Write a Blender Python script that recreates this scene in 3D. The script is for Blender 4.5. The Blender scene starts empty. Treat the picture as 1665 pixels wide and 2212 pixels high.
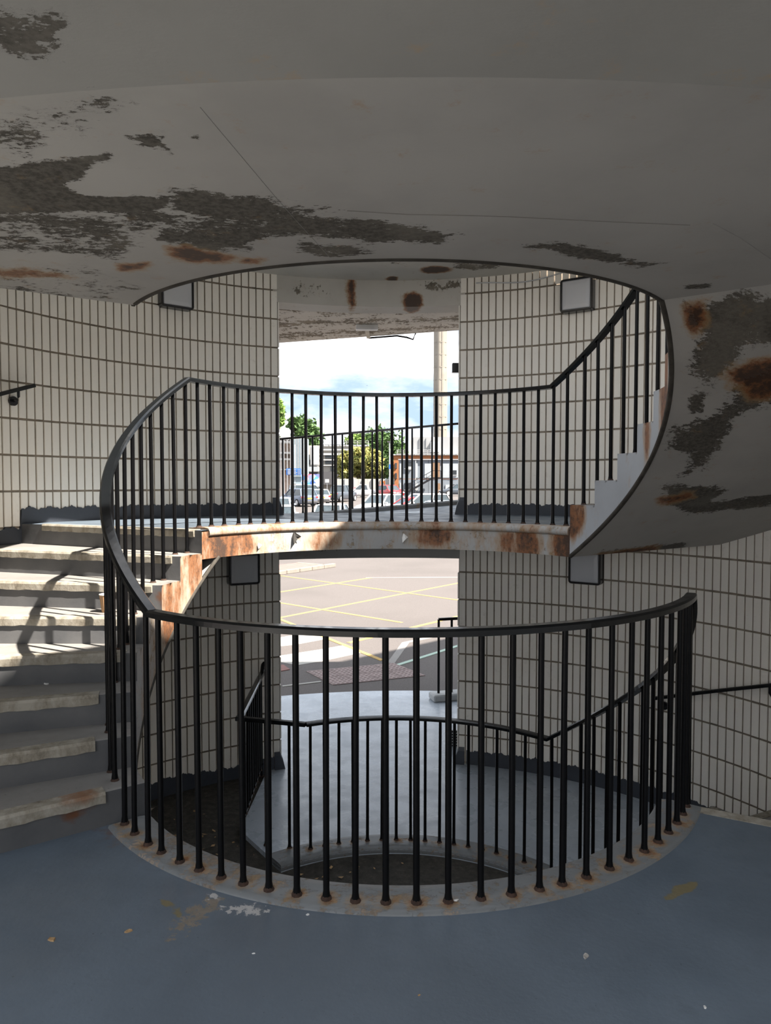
import bpy, bmesh, math, random
import numpy as np
from mathutils import Vector, Matrix

random.seed(7); rng = np.random.default_rng(7)
S = bpy.context.scene
C = S.collection
R_ = math.radians

# ---------------------------------------------------------------- camera
FPX, YAW, PITCH, DC, EYE = 1560.0, 0.0163, 0.0393, 4.065, 1.513
cd = bpy.data.cameras.new('camera'); cam = bpy.data.objects.new('camera', cd); C.objects.link(cam)
cd.sensor_fit = 'HORIZONTAL'; cd.sensor_width = 36.0; cd.lens = FPX/1665*36.0
cd.clip_start = 0.02; cd.clip_end = 2000
cam.location = (0, -DC, EYE); cam.rotation_euler = (math.pi/2-PITCH, 0, YAW)
S.camera = cam

# ---------------------------------------------------------------- sky, sun, exposure
w = bpy.data.worlds.new('sky'); S.world = w; w.use_nodes = True
wn, wl = w.node_tree.nodes, w.node_tree.links
for n in list(wn): wn.remove(n)
def WN(t, **k):
    n = wn.new(t)
    for a, b in k.items(): setattr(n, a, b)
    return n
wo = WN('ShaderNodeOutputWorld'); bg = WN('ShaderNodeBackground'); wl.new(bg.outputs[0], wo.inputs[0])
tc = WN('ShaderNodeTexCoord'); mp = WN('ShaderNodeMapping'); mp.inputs['Scale'].default_value = (1.0, 1.0, 2.6)
mp.inputs['Location'].default_value = (2.1, 0.7, 0.1)
wl.new(tc.outputs['Generated'], mp.inputs[0])
cn = WN('ShaderNodeTexNoise'); cn.inputs['Scale'].default_value = 5.0; cn.inputs['Detail'].default_value = 9; cn.inputs['Roughness'].default_value = 0.56
wl.new(mp.outputs[0], cn.inputs['Vector'])
cr = WN('ShaderNodeValToRGB'); cr.color_ramp.elements[0].position = 0.37; cr.color_ramp.elements[1].position = 0.56
cr.color_ramp.elements[0].color = (0.25, 0.335, 0.445, 1); cr.color_ramp.elements[1].color = (0.95, 0.95, 0.96, 1)
e_ = cr.color_ramp.elements.new(0.46); e_.color = (0.42, 0.47, 0.55, 1)
wl.new(cn.outputs['Fac'], cr.inputs[0])
wl.new(cr.outputs[0], bg.inputs[0]); bg.inputs[1].default_value = 0.48

SUN_AZ, SUN_T = 28.0, 1.30          # sun stands behind the camera to the right, about 52 degrees up
sd = bpy.data.lights.new('sun', 'SUN'); sun = bpy.data.objects.new('sun', sd); C.objects.link(sun)
sd.energy = 3.85; sd.angle = R_(0.6); sd.color = (1.0, 0.92, 0.82)
sv = Vector((math.cos(R_(SUN_AZ)), -math.sin(R_(SUN_AZ)), SUN_T)).normalized()
sun.rotation_euler = sv.to_track_quat('Z', 'Y').to_euler(); sun.location = (20, -10, 25)

S.view_settings.view_transform = 'Standard'; S.view_settings.look = 'None'
S.view_settings.exposure = 2.4; S.view_settings.gamma = 1.0; S.cycles.diffuse_bounces = 10; S.cycles.max_bounces = 14; S.view_settings.use_curve_mapping = False

# ---------------------------------------------------------------- survey helpers (photo points measured onto real surfaces)
def px_ray(px, py):
    xr, u = (px-832.5)/FPX, -(py-1106)/FPX
    cp, sp = math.cos(PITCH), math.sin(PITCH); yr = cp+sp*u; Z = cp*u-sp
    c, s = math.cos(YAW), math.sin(YAW)
    return Vector((c*xr-s*yr, s*xr+c*yr, Z))
CAMP = Vector((0, -DC, EYE))
def on_z(px, py, z):
    r = px_ray(px, py); return CAMP + r*((z-EYE)/r.z)
def on_y(px, py, Y):
    r = px_ray(px, py); return CAMP + r*((Y+DC)/r.y)
def on_surf(px, py, zf, t0=0.5, t1=9.0):
    r = px_ray(px, py); prev = None
    t = t0
    while t < t1:
        p = CAMP + r*t; d = p.z - zf(p.x, p.y)
        if prev is not None and d*prev <= 0: return p
        prev = d; t += 0.01
    return p
def project(P):
    X = P[:, 0]; Y = P[:, 1]+DC; Z = P[:, 2]-EYE
    c, s = math.cos(YAW), math.sin(YAW); xr = c*X+s*Y; yr = -s*X+c*Y
    cp, sp = math.cos(PITCH), math.sin(PITCH); d = cp*yr-sp*Z; u = cp*Z+sp*yr
    return np.stack([832.5+FPX*xr/d, 1106-FPX*u/d, d], 1)

# ---------------------------------------------------------------- object helpers
def tag(o, label=None, cat=None, group=None, kind=None):
    if label: o['label'] = label
    if cat: o['category'] = cat
    if group: o['group'] = group
    if kind: o['kind'] = kind
    return o
def empty(name, loc=(0, 0, 0), rz=0.0):
    o = bpy.data.objects.new(name, None); C.objects.link(o); o.location = loc; o.rotation_euler = (0, 0, rz)
    o.empty_display_size = 0.1
    return o
def link_mesh(name, me, mat=None, parent=None, loc=None, rot=None, scale=None):
    o = bpy.data.objects.new(name, me); C.objects.link(o)
    if mat is not None and len(me.materials) == 0: me.materials.append(mat)
    if parent is not None: o.parent = parent
    if loc is not None: o.location = loc
    if rot is not None: o.rotation_euler = rot
    if scale is not None: o.scale = scale
    return o

class MB:
    """collects shapes; build() links them as one mesh object"""
    def __init__(s): s.v = []; s.f = []; s.sm = []
    def add(s, verts, faces, smooth=False):
        b = len(s.v); s.v += [tuple(p) for p in verts]
        s.f += [tuple(i+b for i in f) for f in faces]; s.sm += [smooth]*len(faces); return s
    def box(s, c, d, rz=0.0, bev=0.0, M=None):
        x, y, z = d[0]/2, d[1]/2, d[2]/2
        if bev <= 0:
            vs = [(-x,-y,-z),(x,-y,-z),(x,y,-z),(-x,y,-z),(-x,-y,z),(x,-y,z),(x,y,z),(-x,y,z)]
            fs = [(0,3,2,1),(4,5,6,7),(0,1,5,4),(1,2,6,5),(2,3,7,6),(3,0,4,7)]
        else:
            b = min(bev, x*.9, y*.9, z*.9)
            bm = bmesh.new(); bmesh.ops.create_cube(bm, size=1.0)
            for v in bm.verts: v.co = Vector((v.co.x*2*x, v.co.y*2*y, v.co.z*2*z))
            bmesh.ops.bevel(bm, geom=list(bm.edges), offset=b, segments=1, affect='EDGES')
            bm.verts.index_update(); vs = [v.co.copy() for v in bm.verts]; fs = [[v.index for v in f.verts] for f in bm.faces]; bm.free()
        cs, sn = math.cos(rz), math.sin(rz)
        out = []
        for p in vs:
            q = Vector((p[0]*cs-p[1]*sn, p[0]*sn+p[1]*cs, p[2]))
            if M is not None: q = M @ Vector(p)
            out.append((q.x+c[0], q.y+c[1], q.z+c[2]))
        return s.add(out, fs)
    def bar(s, p, q, wdt, hgt, up=(0, 0, 1)):
        p, q = Vector(p), Vector(q); d = (q-p).normalized(); u = Vector(up)
        if abs(d.dot(u)) > .98: u = Vector((0, 1, 0))
        sd_ = d.cross(u).normalized()*(wdt/2); uu = sd_.cross(d).normalized()*(hgt/2)
        vs = [p-sd_-uu, p+sd_-uu, p+sd_+uu, p-sd_+uu, q-sd_-uu, q+sd_-uu, q+sd_+uu, q-sd_+uu]
        return s.add(vs, [(0,1,2,3),(7,6,5,4),(0,4,5,1),(1,5,6,2),(2,6,7,3),(3,7,4,0)])
    def tube(s, pts, r, n=8, caps=True):
        pts = [Vector(p) for p in pts]; vs = []; rr = r if isinstance(r, (list, tuple)) else [r]*len(pts)
        for i, p in enumerate(pts):
            d = (pts[min(i+1, len(pts)-1)]-pts[max(i-1, 0)]).normalized()
            u = Vector((0, 0, 1)) if abs(d.z) < .9 else Vector((1, 0, 0))
            a = d.cross(u).normalized(); b = d.cross(a).normalized()
            for k in range(n):
                t = 2*math.pi*k/n; vs.append(p+a*(rr[i]*math.cos(t))+b*(rr[i]*math.sin(t)))
        fs = [(i*n+k, i*n+(k+1) % n, (i+1)*n+(k+1) % n, (i+1)*n+k) for i in range(len(pts)-1) for k in range(n)]
        s.add(vs, fs, True)
        if caps: s.add([vs[k] for k in range(n)], [tuple(range(n))[::-1]]); s.add([vs[-n+k] for k in range(n)], [tuple(range(n))])
        return s
    def patch(s, fn, nu, nv, smooth=False, flip=False):
        vs = [fn(i/nu, j/nv) for i in range(nu+1) for j in range(nv+1)]
        k = nv+1
        fs = [(i*k+j, (i+1)*k+j, (i+1)*k+j+1, i*k+j+1) for i in range(nu) for j in range(nv)]
        if flip: fs = [f[::-1] for f in fs]
        return s.add(vs, fs, smooth)
    def prism(s, poly, z0, z1):
        n = len(poly); vs = [(x, y, z0) for x, y in poly]+[(x, y, z1) for x, y in poly]
        return s.add(vs, [tuple(range(n))[::-1], tuple(range(n, 2*n))]+[(i, (i+1) % n, n+(i+1) % n, n+i) for i in range(n)])
    def lathe(s, prof, a0, a1, n, smooth=True, closed=True):
        """profile [(r, z)] swept about the stair axis, angles in degrees"""
        m = len(prof); vs = []
        for i in range(n+1):
            a = R_(a0+(a1-a0)*i/n)
            for r, z in prof: vs.append((r*math.cos(a), r*math.sin(a), z))
        mm = m if closed else m-1
        fs = [(i*m+k, i*m+(k+1) % m, (i+1)*m+(k+1) % m, (i+1)*m+k) for i in range(n) for k in range(mm)]
        s.add(vs, fs, smooth)
        if closed and abs(abs(a1-a0)-360) > 1e-3: s.add(vs[:m], [tuple(range(m))]); s.add(vs[-m:], [tuple(range(m))[::-1]])
        return s
    def sweep(s, path, prof, smooth=False):
        """profile (side, up) along a path of points; side is horizontal"""
        path = [Vector(p) for p in path]; m = len(prof); vs = []
        for i, p in enumerate(path):
            d = (path[min(i+1, len(path)-1)]-path[max(i-1, 0)]); dh = Vector((d.x, d.y, 0)).normalized()
            sd_ = Vector((dh.y, -dh.x, 0)); up = sd_.cross(d.normalized()).normalized()
            if up.z < 0: up = -up
            for a, b in prof: vs.append(p+sd_*a+up*b)
        fs = [(i*m+k, i*m+(k+1) % m, (i+1)*m+(k+1) % m, (i+1)*m+k) for i in range(len(path)-1) for k in range(m)]
        s.add(vs, fs, smooth); s.add(vs[:m], [tuple(range(m))]); s.add(vs[-m:], [tuple(range(m))[::-1]])
        return s
    def mesh(s, name, mat=None, weld=False):
        me = bpy.data.meshes.new(name); me.from_pydata(s.v, [], s.f); me.update()
        me.polygons.foreach_set('use_smooth', s.sm)
        bm = bmesh.new(); bm.from_mesh(me)
        if weld: bmesh.ops.remove_doubles(bm, verts=bm.verts, dist=1e-5)
        bmesh.ops.recalc_face_normals(bm, faces=bm.faces); bm.to_mesh(me); bm.free()
        if mat is not None: me.materials.append(mat)
        return me
    def build(s, name, mat, parent=None, weld=False, loc=None, rot=None):
        return link_mesh(name, s.mesh(name, mat, weld), None, parent, loc, rot)
def open_patch(name, fn, nu, nv, mat, parent=None, thick=None, smooth=True):
    m = MB(); m.patch(fn, nu, nv, smooth)
    return m.build(name, mat, parent)
def pol(a, r, z): return (r*math.cos(R_(a)), r*math.sin(R_(a)), z)

def poly_sd(P, poly):
    """signed distance (positive inside) of points P (n,2) to polygon"""
    poly = np.asarray(poly, float); n = len(poly); d2 = np.full(len(P), 1e9); ins = np.zeros(len(P), bool)
    for i in range(n):
        a, b = poly[i], poly[(i+1) % n]; e = b-a; w_ = P-a
        t = np.clip((w_@e)/(e@e+1e-12), 0, 1); q = w_-t[:, None]*e; d2 = np.minimum(d2, (q**2).sum(1))
        c1 = (a[1] <= P[:, 1]) != (b[1] <= P[:, 1])
        xx = a[0]+(P[:, 1]-a[1])*(b[0]-a[0])/((b[1]-a[1]) if abs(b[1]-a[1]) > 1e-12 else 1e-12)
        ins ^= c1 & (P[:, 0] < xx)
    d = np.sqrt(d2); return np.where(ins, d, -d)
def coords(o):
    me = o.data; co = np.empty(len(me.vertices)*3); me.vertices.foreach_get('co', co); return co.reshape(-1, 3)
def set_attr(o, name, val):
    a = o.data.attributes.get(name) or o.data.attributes.new(name, 'FLOAT', 'POINT')
    a.data.foreach_set('value', np.ascontiguousarray(val, dtype=np.float32))
def wear_poly(o, name, polys):
    """polys: [(xy polygon, strength, softness)] -> wear attribute on the surface"""
    P = coords(o)[:, :2]; f = np.zeros(len(P))
    for poly, st, soft in polys: f = np.maximum(f, st*np.clip(0.5+poly_sd(P, poly)/soft*0.5, 0, 1))
    set_attr(o, name, f)
def wear_blob(o, name, blobs):
    P = coords(o); f = np.zeros(len(P))
    for c, rad, st in blobs:
        r3 = np.asarray(rad if isinstance(rad, (tuple, list)) else (rad,)*3); d = np.sqrt((((P-np.asarray(c))/r3)**2).sum(1))
        f = np.maximum(f, st*np.clip((1.22-d)*1.6, 0, 1))
    set_attr(o, name, f)

# ---------------------------------------------------------------- materials
MATS = {}
class NT:
    def __init__(s, name):
        s.m = bpy.data.materials.new(name); s.m.use_nodes = True; s.t = s.m.node_tree; s.n, s.l = s.t.nodes, s.t.links
        s.b = s.n['Principled BSDF']; MATS[name] = s.m
        s.co = s.n.new('ShaderNodeTexCoord').outputs['Object']
    def put(s, k, v):
        if hasattr(v, 'is_output') or isinstance(v, bpy.types.NodeSocket): s.l.new(v, s.b.inputs[k])
        else: s.b.inputs[k].default_value = v
    def noise(s, scale, det=4, rough=0.55, vec=None, stretch=None):
        n = s.n.new('ShaderNodeTexNoise'); n.inputs['Scale'].default_value = scale; n.inputs['Detail'].default_value = det; n.inputs['Roughness'].default_value = rough
        v = vec or s.co
        if stretch:
            m = s.n.new('ShaderNodeMapping'); m.inputs['Scale'].default_value = stretch; s.l.new(v, m.inputs[0]); v = m.outputs[0]
        s.l.new(v, n.inputs['Vector']); return n.outputs['Fac']
    def voro(s, scale, feature='F1', out='Distance'):
        n = s.n.new('ShaderNodeTexVoronoi'); n.feature = feature; n.inputs['Scale'].default_value = scale; s.l.new(s.co, n.inputs['Vector']); return n.outputs[out]
    def attr(s, name):
        n = s.n.new('ShaderNodeAttribute'); n.attribute_name = name; return n.outputs['Fac']
    def math(s, op, a, b=0.0, c=0.0):
        n = s.n.new('ShaderNodeMath'); n.operation = op
        for i, v in enumerate((a, b, c)):
            if isinstance(v, bpy.types.NodeSocket): s.l.new(v, n.inputs[i])
            else: n.inputs[i].default_value = v
        return n.outputs[0]
    def step(s, v, lo, hi, a=0.0, b=1.0):
        n = s.n.new('ShaderNodeMapRange'); n.clamp = True; n.interpolation_type = 'SMOOTHSTEP'; s.l.new(v, n.inputs[0])
        n.inputs[1].default_value = lo; n.inputs[2].default_value = hi; n.inputs[3].default_value = a; n.inputs[4].default_value = b; return n.outputs[0]
    def mix(s, f, a, b):
        n = s.n.new('ShaderNodeMix'); n.data_type = 'RGBA'
        for k, v in ((0, f), (6, a), (7, b)):
            if isinstance(v, bpy.types.NodeSocket): s.l.new(v, n.inputs[k])
            else: n.inputs[k].default_value = (*v, 1) if isinstance(v, tuple) and len(v) == 3 else v
        return n.outputs[2]
    def ramp(s, f, *st):
        n = s.n.new('ShaderNodeValToRGB'); e = n.color_ramp.elements
        while len(e) < len(st): e.new(0.5)
        for i, (p, c) in enumerate(st): e[i].position = p; e[i].color = (*c, 1)
        s.l.new(f, n.inputs[0]); return n.outputs[0]
    def bump(s, h, strength=0.3, dist=0.01):
        n = s.n.new('ShaderNodeBump'); n.inputs['Strength'].default_value = strength; n.inputs['Distance'].default_value = dist
        s.l.new(h, n.inputs['Height']); s.l.new(n.outputs[0], s.b.inputs['Normal'])
    def sep(s):
        n = s.n.new('ShaderNodeSeparateXYZ'); s.l.new(s.co, n.inputs[0]); return n.outputs
    def rnd(s): return s.n.new('ShaderNodeObjectInfo').outputs['Random']

def simple(name, col, rough=0.6, metal=0.0, vary=0.12, scale=6.0, bump=0.0, emit=None):
    t = NT(name)
    a = tuple(max(0, c*(1-vary)) for c in col); b = tuple(min(1, c*(1+vary)) for c in col)
    n = t.noise(scale, 5); t.put('Base Color', t.ramp(n, (0.3, a), (0.7, b))); t.put('Roughness', rough); t.put('Metallic', metal)
    if bump: t.bump(t.noise(scale*6, 4), bump, 0.01)
    if emit: t.put('Emission Color', (*col, 1)); t.put('Emission Strength', emit)
    return t.m

RUST_D, RUST_L = (0.035, 0.014, 0.008), (0.20, 0.075, 0.025)
def painted(name, col, bare_a, bare_b, base_peel=0.0, base_rust=0.0, rough=0.62, peel_scale=7.0, streak=False, st=(1.0, 1.9, 1.0)):
    """paint over concrete: attribute 'peel' bares the concrete, attribute 'rust' stains it"""
    t = NT(name)
    n1 = t.noise(peel_scale, 10, 0.70); n2 = t.noise(30, 7, 0.75, stretch=st)
    m = t.math('ADD', t.attr('peel'), t.math('ADD', t.math('MULTIPLY', t.math('SUBTRACT', n1, 0.5), 1.5), t.math('MULTIPLY', t.math('SUBTRACT', n2, 0.5), 1.5)))
    m = t.math('ADD', m, base_peel)
    mask = t.step(m, 0.475, 0.505)
    edge = t.math('MULTIPLY', t.step(m, 0.38, 0.47), t.math('SUBTRACT', 1.0, mask))
    soil = t.noise(1.7, 6, 0.6)
    paint = t.mix(t.step(soil, 0.35, 0.75), col, tuple(c*0.84 for c in col))
    paint = t.mix(t.math('MULTIPLY', edge, 0.5), paint, tuple(min(1, c*1.12) for c in col))
    bare = t.mix(t.step(t.noise(55, 6, 0.7), 0.35, 0.65), bare_a, bare_b)
    bare = t.mix(t.math('MULTIPLY', t.step(t.noise(2.4, 5), 0.5, 0.62), 0.5), bare, tuple(c*1.5 for c in bare_b))
    c = t.mix(mask, paint, bare)
    if streak: rn = t.noise(5.0, 9, 0.72, stretch=(1.5, 1.5, 0.45))
    else: rn = t.noise(9.0, 9, 0.74)
    rm = t.math('ADD', t.math('ADD', t.attr('rust'), base_rust), t.math('MULTIPLY', t.math('SUBTRACT', rn, 0.5), 1.75))
    rcol = t.mix(t.step(t.math('ADD', rm, t.math('MULTIPLY', t.math('SUBTRACT', t.noise(22, 7, 0.75), 0.5), 1.4)), 0.55, 0.95), RUST_L, RUST_D)
    c = t.mix(t.math('MULTIPLY', t.step(rm, 0.12, 0.44), 0.6), c, (0.32, 0.20, 0.09))
    c = t.mix(t.math('MULTIPLY', t.step(rm, 0.36, 0.66), 0.92), c, rcol)
    t.put('Base Color', c); t.put('Roughness', t.mix(mask, (rough,)*3, (0.95,)*3))
    h = t.math('ADD', t.math('MULTIPLY', mask, -1.0), t.math('MULTIPLY', n2, 0.12))
    h = t.math('ADD', h, t.math('MULTIPLY', edge, 0.3)); h = t.math('ADD', h, t.math('MULTIPLY', t.noise(2.0, 4), 0.5))
    t.bump(h, 0.5, 0.006)
    return t.m

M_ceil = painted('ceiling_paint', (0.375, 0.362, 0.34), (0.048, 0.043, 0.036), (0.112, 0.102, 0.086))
M_lintel = painted('dimmed_lintel_paint', (0.232, 0.228, 0.215), (0.04, 0.037, 0.03), (0.09, 0.082, 0.07))  # ceiling paint darkened here to offset bounce light from the walkway
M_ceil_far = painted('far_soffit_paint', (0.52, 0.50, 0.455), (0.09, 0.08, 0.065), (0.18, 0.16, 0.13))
M_canopy = painted('canopy_render', (0.62, 0.575, 0.50), (0.13, 0.105, 0.075), (0.28, 0.235, 0.17), base_peel=0.50, peel_scale=5.0, st=(0.8, 0.3, 0.8))
M_fascia = painted('fascia_paint', (0.36, 0.363, 0.36), (0.17, 0.14, 0.105), (0.29, 0.245, 0.19), base_peel=0.30, base_rust=0.22, streak=True)
M_fascia_r = painted('pale_fascia_paint', (0.37, 0.395, 0.425), (0.24, 0.20, 0.15), (0.40, 0.34, 0.26), base_peel=0.10, base_rust=0.04, streak=True)
M_kerb = painted('kerb_paint', (0.185, 0.195, 0.20), (0.15, 0.125, 0.10), (0.24, 0.20, 0.165), base_peel=0.33, base_rust=0.02, rough=0.5, peel_scale=9)

def floor_mat(name, col, rough=0.42):
    t = NT(name)
    n = t.noise(1.3, 7, 0.6); c = t.mix(t.step(n, 0.35, 0.7), col, tuple(x*1.28 for x in col))
    n2 = t.noise(9, 8, 0.7); c = t.mix(t.math('MULTIPLY', t.step(n2, 0.55, 0.75), 0.35), c, tuple(x*0.8 for x in col))
    bare = t.math('ADD', t.attr('peel'), t.math('MULTIPLY', t.math('SUBTRACT', t.noise(24, 8, 0.75), 0.5), 2.0))
    c = t.mix(t.step(bare, 0.44, 0.5), c, t.mix(t.noise(30, 5), (0.13, 0.11, 0.085), (0.27, 0.24, 0.20)))
    wh = t.math('ADD', t.attr('white'), t.math('MULTIPLY', t.math('SUBTRACT', t.noise(30, 8, 0.75), 0.5), 2.0))
    c = t.mix(t.step(wh, 0.5, 0.54), c, (0.45, 0.445, 0.44))
    ye = t.math('ADD', t.attr('mark'), t.math('MULTIPLY', t.math('SUBTRACT', t.noise(22, 7, 0.7), 0.5), 0.9))
    c = t.mix(t.math('MULTIPLY', t.step(ye, 0.45, 0.62), 0.75), c, (0.20, 0.155, 0.055))
    c = t.mix(t.math('MULTIPLY', t.step(t.noise(70, 3, 0.5), 0.70, 0.76), 0.6), c, (0.03, 0.035, 0.04))
    c = t.mix(t.math('MULTIPLY', t.step(t.noise(2.6, 9, 0.72), 0.56, 0.72), 0.45), c, tuple(x*0.62 for x in col))
    rm = t.math('ADD', t.attr('rust'), t.math('MULTIPLY', t.math('SUBTRACT', t.noise(10, 8, 0.7), 0.5), 1.2))
    c = t.mix(t.math('MULTIPLY', t.step(rm, 0.35, 0.7), 0.75), c, t.mix(t.noise(18, 5), RUST_D, (0.26, 0.12, 0.06)))
    t.put('Base Color', c); t.put('Roughness', t.mix(t.step(t.noise(5, 6), 0.3, 0.7), (rough-.08,)*3, (rough+.16,)*3))
    t.bump(t.math('ADD', t.math('MULTIPLY', t.noise(3, 5), 1.5), t.noise(45, 4)), 0.22, 0.004)
    return t.m
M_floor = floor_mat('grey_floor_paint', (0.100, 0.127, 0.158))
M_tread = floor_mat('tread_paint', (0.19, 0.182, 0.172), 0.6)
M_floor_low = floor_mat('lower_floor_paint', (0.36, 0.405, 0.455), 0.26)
M_skirt = floor_mat('skirting_paint', (0.040, 0.046, 0.058), 0.45)

def nosing_mat():
    t = NT('worn_nosing'); n = t.noise(12, 8, 0.72, stretch=(1, 1, 0.6))
    c = t.ramp(n, (0.30, (0.12, 0.10, 0.075)), (0.43, (0.24, 0.215, 0.17)), (0.60, (0.35, 0.325, 0.275)))
    rm = t.math('ADD', t.attr('rust'), t.math('MULTIPLY', t.math('SUBTRACT', t.noise(8, 7), 0.5), 1.2))
    c = t.mix(t.math('MULTIPLY', t.step(rm, 0.3, 0.62), 0.85), c, (0.20, 0.085, 0.035))
    t.put('Base Color', c); t.put('Roughness', 0.85); t.bump(n, 0.6, 0.008); return t.m
M_nose = nosing_mat()
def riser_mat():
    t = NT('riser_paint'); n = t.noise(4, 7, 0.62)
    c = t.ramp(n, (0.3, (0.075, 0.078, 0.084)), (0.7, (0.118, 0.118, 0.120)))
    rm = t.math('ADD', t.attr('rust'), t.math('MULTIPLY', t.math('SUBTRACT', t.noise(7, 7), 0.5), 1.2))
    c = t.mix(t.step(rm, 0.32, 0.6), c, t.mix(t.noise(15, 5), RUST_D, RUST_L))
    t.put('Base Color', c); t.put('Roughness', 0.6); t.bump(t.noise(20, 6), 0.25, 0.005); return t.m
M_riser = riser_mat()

def tile_mat():
    t = NT('cream_tile'); r = t.rnd(); n = t.noise(2.2, 6, 0.6); f = t.noise(60, 4)
    c = t.mix(n, (0.85, 0.80, 0.71), (0.90, 0.87, 0.80))
    c = t.mix(t.math('MULTIPLY', t.step(t.noise(9, 7, 0.7), 0.56, 0.78), 0.35), c, (0.42, 0.37, 0.29))
    c = t.mix(t.math('MULTIPLY', t.step(f, 0.66, 0.74), 0.3), c, (0.35, 0.30, 0.24))
    # damp yellow-brown staining where walls meet the floors
    z = t.sep()[2]
    t.put('Base Color', c); t.put('Roughness', t.step(n, 0.3, 0.7, 0.30, 0.46)); t.put('Specular IOR Level', 0.45)
    t.bump(t.noise(7, 3), 0.06, 0.01); return t.m
M_tile = tile_mat()
M_grout = simple('brown_grout', (0.25, 0.21, 0.165), 0.95, vary=0.3, scale=12, bump=0.3)
M_out = simple('outer_render', (0.60, 0.57, 0.52), 0.9, vary=0.1, scale=2)
M_black = simple('black_gloss_paint', (0.010, 0.010, 0.012), 0.22, vary=0.4, scale=30, bump=0.08)
def rail_mat():
    t = NT('black_rail_paint'); n = t.noise(40, 6, 0.7); g = t.noise(9, 4)
    c = t.mix(t.step(n, 0.70, 0.76), (0.005, 0.006, 0.007), (0.16, 0.15, 0.14))
    t.put('Base Color', c); t.put('Roughness', t.step(g, 0.3, 0.7, 0.13, 0.26)); t.bump(t.noise(25, 3), 0.08, 0.002); return t.m
M_rail = rail_mat()
def bar_mat():
    t = NT('black_bar_paint'); n = t.noise(60, 4, 0.6)
    t.put('Base Color', t.mix(t.step(n, 0.72, 0.8), (0.0035, 0.0035, 0.004), (0.03, 0.018, 0.012))); t.put('Roughness', 0.32); t.put('Specular IOR Level', 0.16); t.bump(t.noise(70, 3), 0.25, 0.004); return t.m
M_bar = bar_mat()
M_rustfoot = simple('rusty_foot', (0.045, 0.024, 0.016), 0.9, vary=0.5, scale=30, bump=0.4)
M_diff = simple('frosted_diffuser', (0.52, 0.53, 0.55), 0.28, vary=0.04, scale=4)
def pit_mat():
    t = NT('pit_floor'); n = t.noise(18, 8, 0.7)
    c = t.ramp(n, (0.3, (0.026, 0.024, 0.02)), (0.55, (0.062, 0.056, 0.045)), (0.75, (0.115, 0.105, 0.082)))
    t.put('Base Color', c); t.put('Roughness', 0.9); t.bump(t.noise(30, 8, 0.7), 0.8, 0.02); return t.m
M_pit = pit_mat()

# ---------------------------------------------------------------- stair geometry constants
RI, RR, RW = 1.42, 1.533, 3.20        # well edge, railing circle, tile face
L_LOW, L0, L1, L2, L3 = -1.31, 0.0, 1.207, 2.512, 3.72
TH = 0.19                              # slab thickness
AL, AR, DA = 216.3, 35.0, 8.9          # first riser of the left and right flights, tread angle
def left_soffit(a, top): return max(top-L1-TH+0.0, top-TH-0.0225*max(0, a-147.5))
def right_soffit(a, base, top): return min(max(base-TH+0.0186*(35.0-a), base-TH), top-TH)
DOOR_A0, DOOR_A1 = 78.9, 111.2

# ---------------------------------------------------------------- walls of the drum
WALL_TOP = 6.5
def drum_wall(name, a0, a1, z0, z1, n):
    m = MB(); m.lathe([(RW+0.006, z0), (RW+0.006, z1), (RW+0.28, z1), (RW+0.28, z0)], a0, a1, n)
    return tag(m.build(name, M_grout), kind='structure')
wall_left = drum_wall('wall_left', DOOR_A1, 218, -1.6, 4.4, 80)
wall_right = drum_wall('wall_right', -38, DOOR_A0, -1.6, 4.4, 84)
wall_sun_block = drum_wall('wall_sun_block', -64, 18, 4.4, WALL_TOP, 60); tag(wall_sun_block, 'unseen wall band added over the near opening to cut the sun', kind='structure')  # unseen band added to bound the sun patches on steps and fascia
tag(wall_left, 'curved cream-tiled wall on the left side of the stair drum', kind='structure')
tag(wall_right, 'curved cream-tiled wall on the right side of the stair drum', kind='structure')
# heads over the two far doorways and the near ones
def head(name, a0, a1, z0, z1, mat, label):
    m = MB()
    n = int(abs(a1-a0)/1.0)
    m.patch(lambda u, v: pol(a0+(a1-a0)*u, RW-0.003, z0+(z1-z0)*v), n, 10, True)
    m.patch(lambda u, v: pol(a0+(a1-a0)*u, RW-0.003+0.283*v, z0), n*2, 16, True)
    m.patch(lambda u, v: pol(a0+(a1-a0)*u, RW+0.28, z0+(z1-z0)*v), n, 2, True)
    m.patch(lambda u, v: pol(a0+(a1-a0)*u, RW-0.003+0.283*v, z1), n, 2, True)
    return tag(m.build(name, mat), label, kind='structure')
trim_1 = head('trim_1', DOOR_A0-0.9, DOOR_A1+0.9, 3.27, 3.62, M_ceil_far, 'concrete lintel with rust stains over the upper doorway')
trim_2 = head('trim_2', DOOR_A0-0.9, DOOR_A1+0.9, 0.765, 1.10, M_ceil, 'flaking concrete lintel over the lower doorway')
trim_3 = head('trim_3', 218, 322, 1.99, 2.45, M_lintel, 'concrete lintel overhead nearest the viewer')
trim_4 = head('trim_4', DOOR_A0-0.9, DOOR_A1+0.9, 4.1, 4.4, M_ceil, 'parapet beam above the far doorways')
wear_blob(trim_1, 'rust', [((-0.46, 3.17, 3.40), (0.05, 0.3, 0.17), 1.0), ((0.15, 3.2, 3.32), (0.10, 0.3, 0.09), 1.25)])
wear_blob(trim_1, 'peel', [((0.45, 3.17, 3.47), (0.28, 0.3, 0.06), .55), ((-0.85, 3.05, 3.40), (0.3, 0.4, 0.1), .38)])
wear_blob(trim_2, 'peel', [((-0.75, 3.1, 0.93), (0.4, 0.4, 0.1), .75), ((-0.15, 3.2, 0.97), (0.12, .3, .1), 1.0), ((0.45, 3.15, 1.0), (0.25, .3, .05), .7)])

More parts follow.
